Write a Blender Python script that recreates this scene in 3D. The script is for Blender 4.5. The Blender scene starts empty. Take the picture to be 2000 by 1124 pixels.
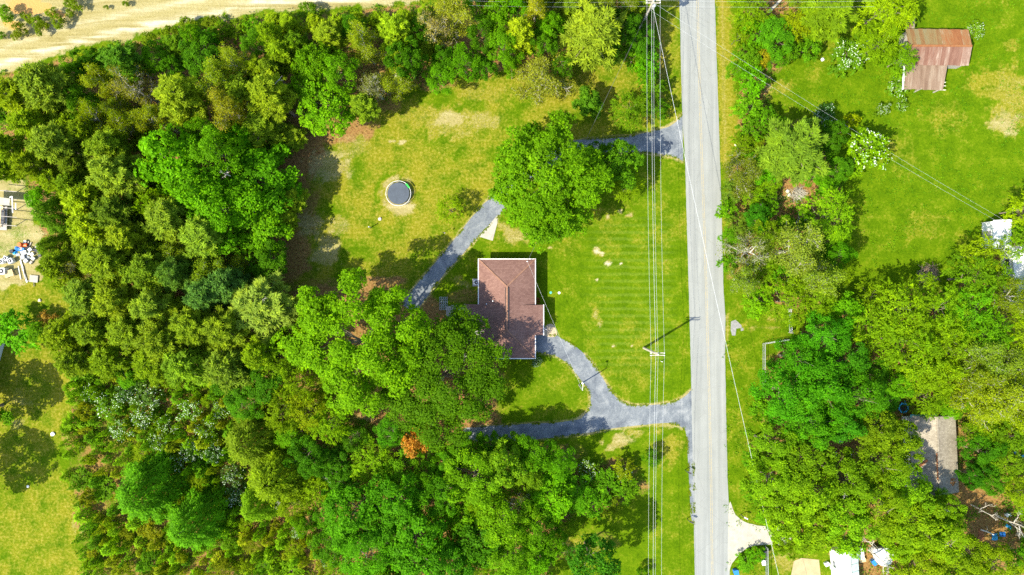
import bpy, bmesh, math, random
import numpy as np
from mathutils import Vector, Matrix

random.seed(7)
SC = bpy.context.scene
COL = SC.collection
R = math.radians
H_CAM = 104.0          # metres above the ground
PXM = 13.0             # photograph pixels per metre on the ground


def P(u, v, z=0.0):
    """photograph pixel (2000 x 1124) and height above ground -> world point"""
    f = 1.0 - z / H_CAM
    return Vector(((u - 1000.0) / PXM * f, (562.0 - v) / PXM * f, z))


def G(u, v):
    p = P(u, v)
    return (p.x, p.y)


# ------------------------------------------------------------------ camera, sky, sun, exposure
cam_d = bpy.data.cameras.new('camera')
cam_d.sensor_width = 36.0
cam_d.lens = 36.0 * H_CAM / (2000.0 / PXM)
cam_d.clip_start, cam_d.clip_end = 1.0, 6000.0
cam = bpy.data.objects.new('camera', cam_d)
cam.location = (0, 0, H_CAM)
cam.rotation_euler = (0, 0, 0)
COL.objects.link(cam)
SC.camera = cam

SUN_EL = R(48.5)
SUN_DIR = Vector((0.857 * math.cos(SUN_EL), 0.515 * math.cos(SUN_EL), -math.sin(SUN_EL)))   # travel of light
world = bpy.data.worlds.new('World')
SC.world = world
world.use_nodes = True
wn = world.node_tree.nodes
wl = world.node_tree.links
wn.clear()
sky = wn.new('ShaderNodeTexSky')
sky.sky_type = 'NISHITA'
sky.sun_disc = False
sky.sun_elevation = SUN_EL
sky.sun_rotation = math.atan2(-SUN_DIR.x, -SUN_DIR.y)
bg = wn.new('ShaderNodeBackground')
bg.inputs['Strength'].default_value = 0.15
wo = wn.new('ShaderNodeOutputWorld')
wl.new(sky.outputs[0], bg.inputs[0])
wl.new(bg.outputs[0], wo.inputs[0])

sun_d = bpy.data.lights.new('sun', 'SUN')
sun_d.energy = 4.2
sun_d.angle = R(0.6)
sun_d.color = (1.0, 0.925, 0.76)
sun = bpy.data.objects.new('sun', sun_d)
sun.rotation_euler = SUN_DIR.to_track_quat('-Z', 'Y').to_euler()
sun.location = (-60, -40, 90)
COL.objects.link(sun)

SC.view_settings.view_transform = 'Standard'
SC.view_settings.look = 'None'
SC.view_settings.gamma = 1.0
SC.view_settings.use_curve_mapping = False
SC.view_settings.exposure = 1.5
SC.render.engine = 'CYCLES'
SC.cycles.max_bounces = 10
SC.cycles.diffuse_bounces = 7
SC.cycles.transmission_bounces = 7
SC.cycles.use_denoising = False


# ------------------------------------------------------------------ material helpers
def new_mat(name):
    m = bpy.data.materials.new(name)
    m.use_nodes = True
    nt = m.node_tree
    return m, nt.nodes, nt.links, nt.nodes['Principled BSDF']


def ramp(nodes, stops):
    r = nodes.new('ShaderNodeValToRGB')
    e = r.color_ramp.elements
    e[0].position, e[0].color = stops[0][0], (*stops[0][1], 1)
    e[1].position, e[1].color = stops[-1][0], (*stops[-1][1], 1)
    for p, c in stops[1:-1]:
        x = e.new(p)
        x.color = (*c, 1)
    return r


def noise(nodes, links, vec, scale, detail=4.0, rough=0.6, dist=0.0):
    n = nodes.new('ShaderNodeTexNoise')
    n.inputs['Scale'].default_value = scale
    n.inputs['Detail'].default_value = detail
    n.inputs['Roughness'].default_value = rough
    n.inputs['Distortion'].default_value = dist
    if vec is not None:
        links.new(vec, n.inputs['Vector'])
    return n


def mixc(nodes, links, fac, a, b, mode='MIX'):
    m = nodes.new('ShaderNodeMix')
    m.data_type = 'RGBA'
    m.blend_type = mode
    for sock, val in ((m.inputs[0], fac), (m.inputs[6], a), (m.inputs[7], b)):
        if isinstance(val, (int, float)):
            sock.default_value = val
        elif isinstance(val, tuple):
            sock.default_value = (*val, 1)
        else:
            links.new(val, sock)
    return m.outputs[2]


def math_n(nodes, links, op, a, b=None, c=None, clamp=False):
    m = nodes.new('ShaderNodeMath')
    m.operation = op
    m.use_clamp = clamp
    for i, val in enumerate((a, b, c)):
        if val is None:
            continue
        if isinstance(val, (int, float)):
            m.inputs[i].default_value = val
        else:
            links.new(val, m.inputs[i])
    return m.outputs[0]


def smooth(nodes, links, x, lo, hi):
    m = nodes.new('ShaderNodeMapRange')
    m.interpolation_type = 'SMOOTHSTEP'
    links.new(x, m.inputs['Value'])
    m.inputs['From Min'].default_value = lo
    m.inputs['From Max'].default_value = hi
    return m.outputs['Result']


def plain(name, col, rough=0.7, var=0.25, scale=6.0, metal=0.0, col2=None, spec=0.3):
    """a colour with noise grain and wear in it"""
    m, n, l, b = new_mat(name)
    tc = n.new('ShaderNodeTexCoord')
    nz = noise(n, l, tc.outputs['Object'], scale, 5.0, 0.65)
    c2 = col2 or tuple(c * (1 - var) for c in col)
    c1 = tuple(min(1, c * (1 + var * 0.5)) for c in col)
    r = ramp(n, [(0.3, c2), (0.7, c1)])
    l.new(nz.outputs[0], r.inputs[0])
    l.new(r.outputs[0], b.inputs['Base Color'])
    b.inputs['Roughness'].default_value = rough
    b.inputs['Metallic'].default_value = metal
    b.inputs['Specular IOR Level'].default_value = spec
    bp = n.new('ShaderNodeBump')
    bp.inputs['Strength'].default_value = 0.25
    bp.inputs['Distance'].default_value = 0.02
    l.new(nz.outputs[0], bp.inputs['Height'])
    l.new(bp.outputs[0], b.inputs['Normal'])
    return m


def leaf_mat(name, transl=0.52, tip=(1.34, 1.16, 0.6), lo=1.12, hi=1.85, rough=0.6, spec=0.06):
    """leaf colour = object colour x the leaf's own tint; thin leaves let light through"""
    m, n, l, b = new_mat(name)
    oi = n.new('ShaderNodeObjectInfo')
    at = n.new('ShaderNodeAttribute')
    at.attribute_name = 'tint'
    mr = n.new('ShaderNodeMapRange')
    l.new(at.outputs['Fac'], mr.inputs['Value'])
    mr.inputs['To Min'].default_value = lo
    mr.inputs['To Max'].default_value = hi
    val = n.new('ShaderNodeCombineColor')
    for i in range(3):
        l.new(mr.outputs[0], val.inputs[i])
    c = mixc(n, l, 1.0, oi.outputs['Color'], val.outputs[0], 'MULTIPLY')
    tipf = smooth(n, l, at.outputs['Fac'], 0.55, 1.0)
    ct = mixc(n, l, 1.0, c, tip, 'MULTIPLY')
    c = mixc(n, l, tipf, c, ct)
    l.new(c, b.inputs['Base Color'])
    b.inputs['Roughness'].default_value = rough
    b.inputs['Specular IOR Level'].default_value = spec
    tr = n.new('ShaderNodeBsdfTranslucent')
    cw = mixc(n, l, 1.0, c, (1.35, 1.2, 0.35), 'MULTIPLY')
    l.new(cw, tr.inputs['Color'])
    ms = n.new('ShaderNodeMixShader')
    ms.inputs[0].default_value = transl
    l.new(b.outputs[0], ms.inputs[1])
    l.new(tr.outputs[0], ms.inputs[2])
    out = n['Material Output']
    l.new(ms.outputs[0], out.inputs['Surface'])
    return m


M = {}
M['leaf'] = leaf_mat('broad_leaf')
M['needle'] = leaf_mat('pine_needle', transl=0.42, tip=(1.28, 1.16, 0.8), lo=1.15, hi=2.0, rough=0.6)
M['blossom'] = plain('white_blossom', (0.52, 0.60, 0.44), 0.7, 0.12)
M['bark'] = plain('bark', (0.20, 0.16, 0.115), 0.9, 0.5, 3.0)
M['grey_bark'] = plain('grey_bark', (0.36, 0.34, 0.28), 0.9, 0.4, 3.0)
M['pale_bark'] = plain('pale_dead_wood', (0.50, 0.46, 0.38), 0.85, 0.35, 3.0)
M['white_paint'] = plain('white_paint', (0.66, 0.66, 0.65), 0.5, 0.10)
M['white_metal'] = plain('white_metal', (0.66, 0.67, 0.66), 0.4, 0.08, 2.0)
M['grey_metal'] = plain('galvanised_metal', (0.45, 0.47, 0.48), 0.45, 0.25, 4.0, 0.4)
M['dark_metal'] = plain('dark_metal', (0.05, 0.052, 0.055), 0.5, 0.3)
M['black'] = plain('black_plastic', (0.02, 0.02, 0.022), 0.5, 0.3)
M['wood'] = plain('weathered_wood', (0.30, 0.24, 0.17), 0.85, 0.4, 5.0)
M['old_wood'] = plain('grey_wood', (0.34, 0.31, 0.27), 0.9, 0.35, 5.0)
M['new_wood'] = plain('yellow_lumber', (0.55, 0.42, 0.22), 0.8, 0.25, 5.0)
M['pole_wood'] = plain('pole_wood', (0.40, 0.36, 0.29), 0.85, 0.35, 4.0)
M['wire'] = plain('aluminium_wire', (0.62, 0.63, 0.62), 0.35, 0.1, 2.0, 0.35)
M['dark_wire'] = plain('dark_cable', (0.10, 0.10, 0.10), 0.5, 0.2)
M['brick'] = plain('brick_wall', (0.30, 0.13, 0.085), 0.85, 0.35, 8.0)
M['glass'] = plain('window_glass', (0.05, 0.065, 0.08), 0.08, 0.2, 1.0, 0.0, spec=0.8)
M['concrete'] = plain('pale_concrete', (0.32, 0.30, 0.25), 0.85, 0.22, 1.2)
M['tan_concrete'] = plain('tan_concrete', (0.36, 0.29, 0.19), 0.85, 0.22, 1.5)
M['blue'] = plain('blue_plastic', (0.02, 0.17, 0.50), 0.5, 0.35, 3.0)
M['teal'] = plain('teal_plastic', (0.08, 0.36, 0.32), 0.5, 0.2)
M['cyan'] = plain('bright_blue_tarp', (0.03, 0.33, 0.62), 0.45, 0.4, 2.0)
M['orange'] = plain('orange_plastic', (0.75, 0.13, 0.02), 0.5, 0.2)
M['red'] = plain('red_plastic', (0.50, 0.03, 0.03), 0.5, 0.2)
M['yellow'] = plain('yellow_plastic', (0.60, 0.42, 0.04), 0.5, 0.2)
M['green_plastic'] = plain('green_pad', (0.03, 0.42, 0.06), 0.5, 0.2)
M['mat'] = plain('trampoline_mat', (0.052, 0.066, 0.085), 0.6, 0.22, 1.2)
M['rock'] = plain('pale_rock', (0.55, 0.48, 0.40), 0.9, 0.3, 5.0)
M['block'] = plain('grey_block', (0.30, 0.31, 0.31), 0.9, 0.3, 4.0)
M['rust_sheet'] = plain('brown_rust_sheet', (0.26, 0.10, 0.035), 0.8, 0.4, 3.0)
M['patch'] = plain('broken_grey_concrete', (0.205, 0.205, 0.20), 0.9, 0.35, 3.0)
M['sand'] = plain('sandy_yard', (0.34, 0.27, 0.15), 0.9, 0.25, 0.8)


# ------------------------------------------------------------------ mesh helpers
class MB:
    def __init__(self):
        self.v, self.f, self.m = [], [], []

    def face(self, pts, mi=0):
        i = len(self.v)
        self.v += [tuple(p) for p in pts]
        self.f.append(tuple(range(i, i + len(pts))))
        self.m.append(mi)
        return self

    def box(self, c, s, rz=0.0, mi=0, mat=None):
        i = len(self.v)
        T = Matrix.Translation(Vector(c)) @ (mat if mat is not None else Matrix.Rotation(rz, 4, 'Z'))
        for dz in (-.5, .5):
            for dx, dy in ((-.5, -.5), (.5, -.5), (.5, .5), (-.5, .5)):
                self.v.append(tuple(T @ Vector((dx * s[0], dy * s[1], dz * s[2]))))
        for q in ((3, 2, 1, 0), (4, 5, 6, 7), (0, 1, 5, 4), (1, 2, 6, 5), (2, 3, 7, 6), (3, 0, 4, 7)):
            self.f.append(tuple(i + k for k in q))
            self.m.append(mi)
        return self

    def beam(self, a, b, w, h, mi=0):
        a, b = Vector(a), Vector(b)
        d = b - a
        q = d.to_track_quat('X', 'Z').to_matrix().to_4x4()
        return self.box((a + b) / 2, (d.length, w, h), mi=mi, mat=q)

    def tube(self, pts, radii, n=6, mi=0, cap=True):
        pts = [Vector(p) for p in pts]
        i0 = len(self.v)
        for k, p in enumerate(pts):
            d = (pts[min(k + 1, len(pts) - 1)] - pts[max(k - 1, 0)])
            if d.length < 1e-9:
                d = Vector((0, 0, 1))
            d.normalize()
            a = d.orthogonal().normalized() if abs(d.z) > 0.99 else d.cross(Vector((0, 0, 1))).normalized()
            b = d.cross(a)
            r = radii[k] if hasattr(radii, '__len__') else radii
            for j in range(n):
                t = 2 * math.pi * j / n
                self.v.append(tuple(p + a * (r * math.cos(t)) + b * (r * math.sin(t))))
        for k in range(len(pts) - 1):
            for j in range(n):
                a, b = i0 + k * n + j, i0 + k * n + (j + 1) % n
                self.f.append((a, b, b + n, a + n))
                self.m.append(mi)
        if cap:
            self.f.append(tuple(i0 + j for j in range(n)))
            self.f.append(tuple(i0 + (len(pts) - 1) * n + j for j in reversed(range(n))))
            self.m += [mi, mi]
        return self

    def disc(self, c, r, n=24, h=0.0, mi=0):
        if h:
            return self.tube([c, (c[0], c[1], c[2] + h)], [r, r], n, mi)
        return self.face([(c[0] + r * math.cos(2 * math.pi * k / n), c[1] + r * math.sin(2 * math.pi * k / n), c[2]) for k in range(n)], mi)

    def prism(self, outline, z0, z1, mi=0):
        n = len(outline)
        self.face([(x, y, z1) for x, y in outline], mi)
        self.face([(x, y, z0) for x, y in reversed(outline)], mi)
        for k in range(n):
            (a, b), (c, d) = outline[k], outline[(k + 1) % n]
            self.face([(a, b, z0), (c, d, z0), (c, d, z1), (a, b, z1)], mi)
        return self

    def slab(self, quad, th, mi=0):
        """a sheet through the given top points, th thick downwards"""
        top = [Vector(p) for p in quad]
        bot = [p - Vector((0, 0, th)) for p in top]
        self.face(top, mi)
        self.face(list(reversed(bot)), mi)
        n = len(top)
        for k in range(n):
            self.face([top[k], bot[k], bot[(k + 1) % n], top[(k + 1) % n]], mi)
        return self

    def mesh(self, name, mats):
        me = bpy.data.meshes.new(name)
        me.from_pydata(self.v, [], self.f)
        for m in (mats if isinstance(mats, (list, tuple)) else [mats]):
            me.materials.append(m)
        if any(self.m):
            me.polygons.foreach_set('material_index', self.m)
        bm = bmesh.new()
        bm.from_mesh(me)
        bmesh.ops.recalc_face_normals(bm, faces=bm.faces)
        bm.to_mesh(me)
        bm.free()
        return me

    def build(self, name, mats, parent=None, smooth=False):
        me = self.mesh(name, mats)
        if smooth:
            me.shade_smooth()
        return link(name, me, parent)


def link(name, data, parent=None):
    o = bpy.data.objects.new(name, data)
    COL.objects.link(o)
    if parent is not None:
        o.parent = parent
    return o


def tag(o, label=None, cat=None, group=None, kind=None):
    if label:
        o['label'] = label
    if cat:
        o['category'] = cat
    if group:
        o['group'] = group
    if kind:
        o['kind'] = kind
    return o


def empty(name, loc, rz=0.0):
    o = bpy.data.objects.new(name, None)
    o.empty_display_size = 0.5
    o.location = loc
    o.rotation_euler = (0, 0, rz)
    COL.objects.link(o)
    return o


def mesh_np(name, V, quads, mats, tint=None, mi=None):
    """fast mesh from arrays: V (n,3), quads (m,4)"""
    me = bpy.data.meshes.new(name)
    V = np.ascontiguousarray(V, dtype=np.float32)
    Q = np.ascontiguousarray(quads, dtype=np.int32)
    me.vertices.add(len(V))
    me.vertices.foreach_set('co', V.ravel())
    me.loops.add(Q.size)
    me.loops.foreach_set('vertex_index', Q.ravel())
    me.polygons.add(len(Q))
    me.polygons.foreach_set('loop_start', np.arange(0, Q.size, 4, dtype=np.int32))
    me.polygons.foreach_set('loop_total', np.full(len(Q), 4, dtype=np.int32))
    for m in (mats if isinstance(mats, (list, tuple)) else [mats]):
        me.materials.append(m)
    if mi is not None:
        me.polygons.foreach_set('material_index', np.ascontiguousarray(mi, dtype=np.int32))
    me.update(calc_edges=True)
    if tint is not None:
        a = me.attributes.new('tint', 'FLOAT', 'POINT')
        a.data.foreach_set('value', np.ascontiguousarray(tint, dtype=np.float32))
    return me


def cat_rom(pts, step=6, closed=True):
    out = []
    n = len(pts)
    for i in range(n if closed else n - 1):
        p = [Vector((*pts[(i + k) % n if closed else min(max(i + k, 0), n - 1)], 0)) for k in (-1, 0, 1, 2)]
        for s in range(step):
            t = s / step
            q = 0.5 * ((2 * p[1]) + (p[2] - p[0]) * t + (2 * p[0] - 5 * p[1] + 4 * p[2] - p[3]) * t * t + (3 * p[1] - p[0] - 3 * p[2] + p[3]) * t ** 3)
            out.append((q.x, q.y))
    if not closed:
        out.append(tuple(pts[-1]))
    return out


# ------------------------------------------------------------------ numpy noise and polygon masks
def vnoise(x, y, seed):
    xi, yi = np.floor(x).astype(np.int64), np.floor(y).astype(np.int64)
    fx, fy = x - xi, y - yi
    fx, fy = fx * fx * (3 - 2 * fx), fy * fy * (3 - 2 * fy)

    def h(a, b):
        n = (a * 374761393 + b * 668265263 + seed * 144665) & 0xffffffff
        n = ((n ^ (n >> 13)) * 1274126177) & 0xffffffff
        return ((n ^ (n >> 16)) & 0xffff) / 65535.0
    return (h(xi, yi) * (1 - fx) + h(xi + 1, yi) * fx) * (1 - fy) + (h(xi, yi + 1) * (1 - fx) + h(xi + 1, yi + 1) * fx) * fy


def fbm(x, y, seed, oct=4):
    s, a, t = 0.0, 0.5, 0.0
    for k in range(oct):
        s = s + a * vnoise(x * 2 ** k, y * 2 ** k, seed + k)
        t += a
        a *= 0.5
    return s / t


def sdf_poly(u, v, poly):
    """signed distance in pixels, positive inside"""
    ins = np.zeros(u.shape, bool)
    d = np.full(u.shape, 1e9)
    n = len(poly)
    for i in range(n):
        (x0, y0), (x1, y1) = poly[i], poly[(i + 1) % n]
        dx, dy = x1 - x0, y1 - y0
        t = np.clip(((u - x0) * dx + (v - y0) * dy) / max(dx * dx + dy * dy, 1e-9), 0, 1)
        d = np.minimum(d, np.hypot(u - x0 - t * dx, v - y0 - t * dy))
        if y0 != y1:
            c = ((y0 > v) != (y1 > v)) & (u < dx * (v - y0) / (y1 - y0) + x0)
            ins ^= c
    return np.where(ins, d, -d)


def sstep(x, a, b):
    t = np.clip((x - a) / (b - a), 0, 1)
    return t * t * (3 - 2 * t)


# regions, in photograph pixels on the ground
TRACK = [(-60, 160), (0, 141), (60, 125), (150, 97), (250, 77), (330, 54), (420, 37), (500, 27), (600, 20), (700, 13), (800, 7), (880, -3), (980, -30), (980, -80), (-60, -80)]
YARD = [(-60, 345), (35, 345), (62, 380), (70, 430), (85, 470), (95, 520), (80, 548), (40, 560), (-60, 565)]
LAWN_W = [(560, 270), (600, 255), (650, 262), (700, 228), (780, 190), (860, 150), (1000, 140), (1110, 140), (1190, 118), (1260, 120), (1330, 225), (1270, 262), (1130, 274), (1050, 290), (990, 350), (960, 385), (880, 480), (800, 575), (740, 600), (600, 580), (545, 530), (560, 460), (590, 380)]
LAWN_F = [(1333, 310), (1270, 299), (1180, 300), (1060, 320), (990, 420), (930, 480), (880, 560), (860, 600), (870, 720), (960, 832), (1130, 820), (1145, 842), (1110, 905), (1150, 900), (1270, 920), (1262, 985), (1120, 1010), (1080, 1060), (1060, 1180), (1358, 1180), (1352, 900), (1345, 560)]
LAWN_SW = [(-60, 555), (85, 555), (170, 590), (110, 640), (100, 690), (150, 740), (135, 800), (118, 850), (115, 900), (140, 960), (155, 1030), (168, 1180), (-60, 1180)]
PASTURE = [(1560, 110), (1620, 60), (1690, 20), (1760, -60), (2080, -60), (2080, 410), (1985, 420), (1900, 500), (1850, 560), (1760, 560), (1640, 600), (1600, 612), (1650, 500), (1660, 400), (1640, 330), (1600, 245), (1500, 235), (1490, 170)]
VERGE_E = [(1396, -60), (1432, -60), (1438, 140), (1444, 310), (1425, 330), (1408, 330), (1404, 200)]
VERGE_E2 = [(1413, 600), (1490, 610), (1545, 590), (1560, 650), (1490, 660), (1480, 720), (1470, 860), (1465, 960), (1490, 1030), (1500, 1180), (1420, 1180), (1418, 800)]
VERGE_W = [(1296, -60), (1330, -60), (1333, 225), (1300, 248), (1262, 250), (1285, 160)]
WOODS = [
    [(-60, 160), (0, 146), (60, 131), (160, 100), (260, 82), (340, 60), (420, 44), (500, 34), (600, 28), (700, 20), (850, 5), (1000, -60), (1280, -60), (1275, 60), (1258, 110), (1180, 118), (1115, 110), (1110, 150), (1020, 140), (985, 140), (940, 150), (870, 155), (800, 185), (720, 205), (690, 230), (640, 255), (580, 262), (562, 290), (570, 420), (545, 490), (535, 530), (590, 600), (600, 700), (640, 800), (560, 770), (430, 745), (340, 722), (150, 735), (112, 690), (115, 640), (170, 590), (110, 555), (85, 500), (75, 440), (50, 340), (-60, 330)],
    [(430, 745), (560, 760), (650, 800), (720, 830), (860, 880), (960, 865), (1040, 860), (1110, 870), (1140, 905), (1240, 900), (1262, 950), (1240, 975), (1150, 1005), (1090, 1040), (1060, 1180), (640, 1180), (600, 1060), (500, 1000), (470, 900)],
    [(1445, -60), (1690, -60), (1670, 30), (1600, 60), (1560, 110), (1500, 150), (1500, 240), (1600, 245), (1640, 350), (1655, 430), (1640, 560), (1590, 610), (1480, 600), (1425, 540), (1420, 430), (1415, 330), (1446, 300), (1440, 150)],
    [(1485, 720), (1560, 655), (1640, 605), (1760, 560), (1860, 565), (1920, 490), (1990, 410), (2060, 400), (2060, 1180), (1690, 1180), (1600, 1055), (1505, 1050), (1470, 960), (1468, 870), (1490, 850)],
    [(560, 560), (760, 545), (900, 610), (985, 720), (970, 850), (860, 880), (700, 830), (600, 700)],
]
THICKET = [(132, 728), (340, 728), (425, 748), (470, 850), (500, 960), (560, 1005), (640, 1080), (650, 1150), (165, 1150), (152, 1040), (145, 960), (124, 930), (120, 890), (124, 850), (140, 800)]

# bare or dry patches on the grass: (u, v, radius u, radius v, sand, dry)
PATCHES = [
    (880, 230, 34, 20, .75, .9), (945, 235, 34, 20, .55, .9), (915, 262, 22, 10, .5, .8), (785, 277, 11, 6, .9, .9), (765, 277, 8, 4, .8, .9),
    (778, 404, 36, 15, .85, 1.0), (776, 380, 56, 52, .35, 1.0), (776, 379, 42, 40, .78, 1.0), (1005, 462, 40, 22, .62, .95), (975, 440, 16, 12, .55, .9), (1050, 468, 20, 10, .45, .8),
    (1186, 423, 8, 6, 1, 1), (1212, 414, 5, 4, .95, 1), (1230, 420, 8, 4, .9, 1), (1075, 483, 5, 6, 1, 1), (1165, 490, 7, 9, .85, 1), (1187, 514, 8, 7, .85, 1), (1176, 497, 7, 5, .75, 1),
    (1166, 548, 4, 4, .9, 1), (1212, 517, 4, 3, .9, 1), (1161, 612, 7, 14, .5, .8), (1172, 632, 8, 9, .5, .8), (1199, 676, 4, 4, .9, 1), (1235, 675, 4, 3, .8, 1), (1302, 508, 4, 3, .7, .8),
    (1210, 860, 26, 14, .72, .9), (1175, 862, 6, 8, .7, .9), (1195, 875, 12, 8, .7, .9), (1250, 845, 40, 8, .5, .8), (1300, 832, 30, 6, .6, .9), (1310, 880, 30, 36, .3, .8),
    (1100, 1075, 30, 22, .5, 1), (1130, 1065, 34, 14, .3, .9), (1962, 240, 36, 30, .72, .95), (1978, 190, 44, 70, .42, 1.0), (1930, 160, 50, 30, .2, .8), (1850, 230, 60, 40, .0, .5), (1760, 300, 50, 60, .0, .45), (1800, 440, 60, 40, .0, .5), (1980, 90, 20, 14, .25, .8), (1500, 155, 14, 40, .55, .8), (1530, 170, 26, 20, .35, .7),
    (1448, 637, 10, 12, .0, .6), (1470, 640, 14, 8, .55, .7), (1510, 624, 22, 5, .5, .7), (1505, 640, 20, 5, .55, .7), (1600, 612, 12, 5, .7, .7), (1420, 640, 6, 40, .55, .8),
    (1520, 390, 18, 18, .6, .9), (1545, 380, 14, 10, .65, .9), (40, 780, 30, 22, .5, .7), (35, 830, 20, 14, .55, .8), (145, 1030, 8, 16, .55, .8), (160, 1040, 9, 6, .55, .8), (130, 855, 12, 8, .5, .8), (10, 590, 22, 30, .3, .8),
    (710, 812, 32, 20, .55, .7), (640, 325, 52, 42, .66, .6), (600, 430, 40, 34, .62, .6), (640, 490, 40, 44, .66, .8), (690, 280, 40, 30, .45, .7), (660, 440, 30, 26, .5, .7), (880, 240, 70, 40, .45, .9), (940, 180, 60, 26, .35, .8), (1040, 150, 50, 20, .4, .8), (820, 230, 50, 30, .35, .8), (905, 555, 16, 8, .5, .6), (895, 545, 14, 10, .4, .6), (95, 395, 14, 40, .5, .8), (1530, 1090, 30, 30, .5, .8),
]

xs = np.concatenate([np.array([-2500., -1200, -600, -350, -220, -150, -115]), np.arange(-92, 92.01, 0.4), np.array([115., 150, 220, 350, 600, 1200, 2500])])
ys = np.concatenate([np.array([-2500., -1200, -600, -350, -220, -140, -90]), np.arange(-60, 60.01, 0.4), np.array([90., 140, 220, 350, 600, 1200, 2500])])
GX, GY = np.meshgrid(xs, ys)
U, V = GX * PXM + 1000, 562 - GY * PXM
edge = (fbm(GX * 0.6, GY * 0.6, 11) - 0.5) * 34 + (fbm(GX * 2.0, GY * 2.0, 12) - 0.5) * 12
big = fbm(GX * 0.11, GY * 0.11, 21)
mid = fbm(GX * 0.35, GY * 0.35, 22)


def region(poly, soft=8):
    return sstep(sdf_poly(U, V, poly) + edge, -soft, soft)


r_track, r_yard = region(TRACK, 6), region(YARD, 6)
r_lw, r_lf, r_sw, r_pa = region(LAWN_W), region(LAWN_F), region(LAWN_SW), region(PASTURE)
r_ve, r_ve2, r_vw = region(VERGE_E, 4), region(VERGE_E2), region(VERGE_W, 4)
r_wd = np.zeros(U.shape)
for w in WOODS:
    r_wd = np.maximum(r_wd, region(w, 14))
r_th = region(THICKET)

sand = np.maximum(r_track * 0.95, r_yard * (0.45 + 0.75 * mid))
dry = 0.30 + 0.5 * (mid - 0.5)
dry = dry * (1 - r_lw) + r_lw * (0.56 + 0.9 * (big - 0.5) + 0.9 * (mid - 0.5))
dry = dry * (1 - r_lf) + r_lf * (0.24 + 0.5 * (big - 0.5) + 0.7 * (mid - 0.5))
dry = dry * (1 - r_sw) + r_sw * (0.62 + 0.8 * (mid - 0.5))
dry = dry * (1 - r_pa) + r_pa * (0.13 + 0.8 * (big - 0.5) + 0.5 * (mid - 0.5))
dry = dry * (1 - r_ve) + r_ve * (0.85 + 0.7 * (mid - 0.5))
strip = np.exp(-((U - (1411 + (V / 560) * 10)) / 7.0) ** 2) * (V < 330)
dry = np.maximum(dry, strip * 1.1)
sand = np.maximum(sand, strip * 0.5)
dry = dry * (1 - r_vw) + r_vw * (0.58 + 0.6 * (mid - 0.5))
litter = np.clip(r_wd * (0.80 + 0.5 * (mid - 0.5)), 0, 1)
litter = np.maximum(litter, r_th * (0.62 + 0.7 * (mid - 0.5)))
for (cu, cv, ru, rv, s, dd) in PATCHES:
    q = np.hypot((U - cu) / ru, (V - cv) / rv) + (fbm(GX * 0.9, GY * 0.9, int(cu)) - 0.5) * 1.3 + (fbm(GX * 2.6, GY * 2.6, int(cv)) - 0.5) * 0.9
    w = 1 - sstep(q, 0.45, 1.25)
    sand = np.maximum(sand, w * s)
    dry = np.maximum(dry, w * dd)
# brown leaf litter along the wood's edge in the west yard, and tree shade on the open lawns painted in the same tone
for (cu, cv, ru, rv, a) in ((590, 300, 46, 60, .9), (665, 250, 70, 34, .85), (740, 200, 50, 22, .6), (850, 165, 40, 20, .7), (590, 400, 40, 70, .6), (570, 500, 40, 60, .7), (740, 550, 60, 12, .75), (640, 560, 90, 20, .5), (905, 580, 40, 18, .55), (1290, 120, 14, 100, .5), (1140, 150, 40, 36, .35), (1175, 1060, 46, 26, .45), (1130, 890, 20, 26, .4), (60, 740, 50, 40, .25), (80, 640, 30, 22, .3)):
    q = np.hypot((U - cu) / ru, (V - cv) / rv) + (fbm(GX * 0.7, GY * 0.7, int(cu + 5)) - 0.5) * 0.9
    litter = np.maximum(litter, (1 - sstep(q, 0.6, 1.3)) * a)
stripe = r_lf * sstep(U, 1120, 1210) * (1 - sstep(U, 1290, 1330)) * sstep(V, 400, 460) * (1 - sstep(V, 690, 760))
# the dirt road: an orange bank in its corner, a pale scraped edge along the trees
dry = dry * (1 - r_track) + 0.2 * r_track
for (cu, cv, ru, rv) in ((60, 14, 60, 22), (20, 48, 26, 16), (110, 30, 30, 14), (38, 8, 40, 14)):
    q = np.hypot((U - cu) / ru, (V - cv) / rv) + (fbm(GX * 0.8, GY * 0.8, int(cu)) - 0.5) * 0.9
    dry = np.maximum(dry, 1.2 * (1 - sstep(q, 0.6, 1.15)) * r_track)
edge_v = np.interp(U, [-60, 0, 70, 150, 250, 340, 430, 500, 620, 800], [150, 134, 112, 88, 66, 48, 30, 16, 10, 0])
stripe = np.maximum(stripe, r_track * np.exp(-((V - edge_v + 8 + edge * .35) / 7.0) ** 2) * .9)
stripe = np.maximum(stripe, r_track * np.exp(-((V - edge_v + 40 + edge * .3) / 5.0) ** 2) * .45)
# driveway outlines in pixels; bare soil shows in a thin broken line along them
driveway_top = [(1332, 224), (1318, 240), (1300, 250), (1270, 258), (1230, 266), (1180, 270), (1130, 274), (1075, 290), (1025, 320), (985, 358), (960, 384), (928, 417), (890, 465), (850, 513), (815, 555), (785, 595), (752, 640), (728, 690), (716, 735), (712, 770), (722, 800), (752, 826), (800, 838), (870, 838), (930, 835), (965, 832), (1020, 829), (1080, 826), (1128, 820), (1146, 806), (1154, 788), (1150, 765), (1130, 737), (1110, 712), (1085, 696), (1062, 690), (1040, 688), (1040, 656), (1062, 655), (1086, 655), (1096, 662), (1116, 672), (1141, 692), (1166, 722), (1181, 745), (1196, 768), (1215, 785), (1240, 792.5), (1285, 790), (1310, 787), (1336, 775), (1352, 760)]
driveway_bot = [(1354, 900), (1356, 1012), (1350, 1012), (1347, 960), (1344, 900), (1341, 852), (1333, 836), (1310, 827), (1260, 830), (1200, 837), (1140, 847), (1080, 855), (1020, 860), (950, 861), (905, 863)]
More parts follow.
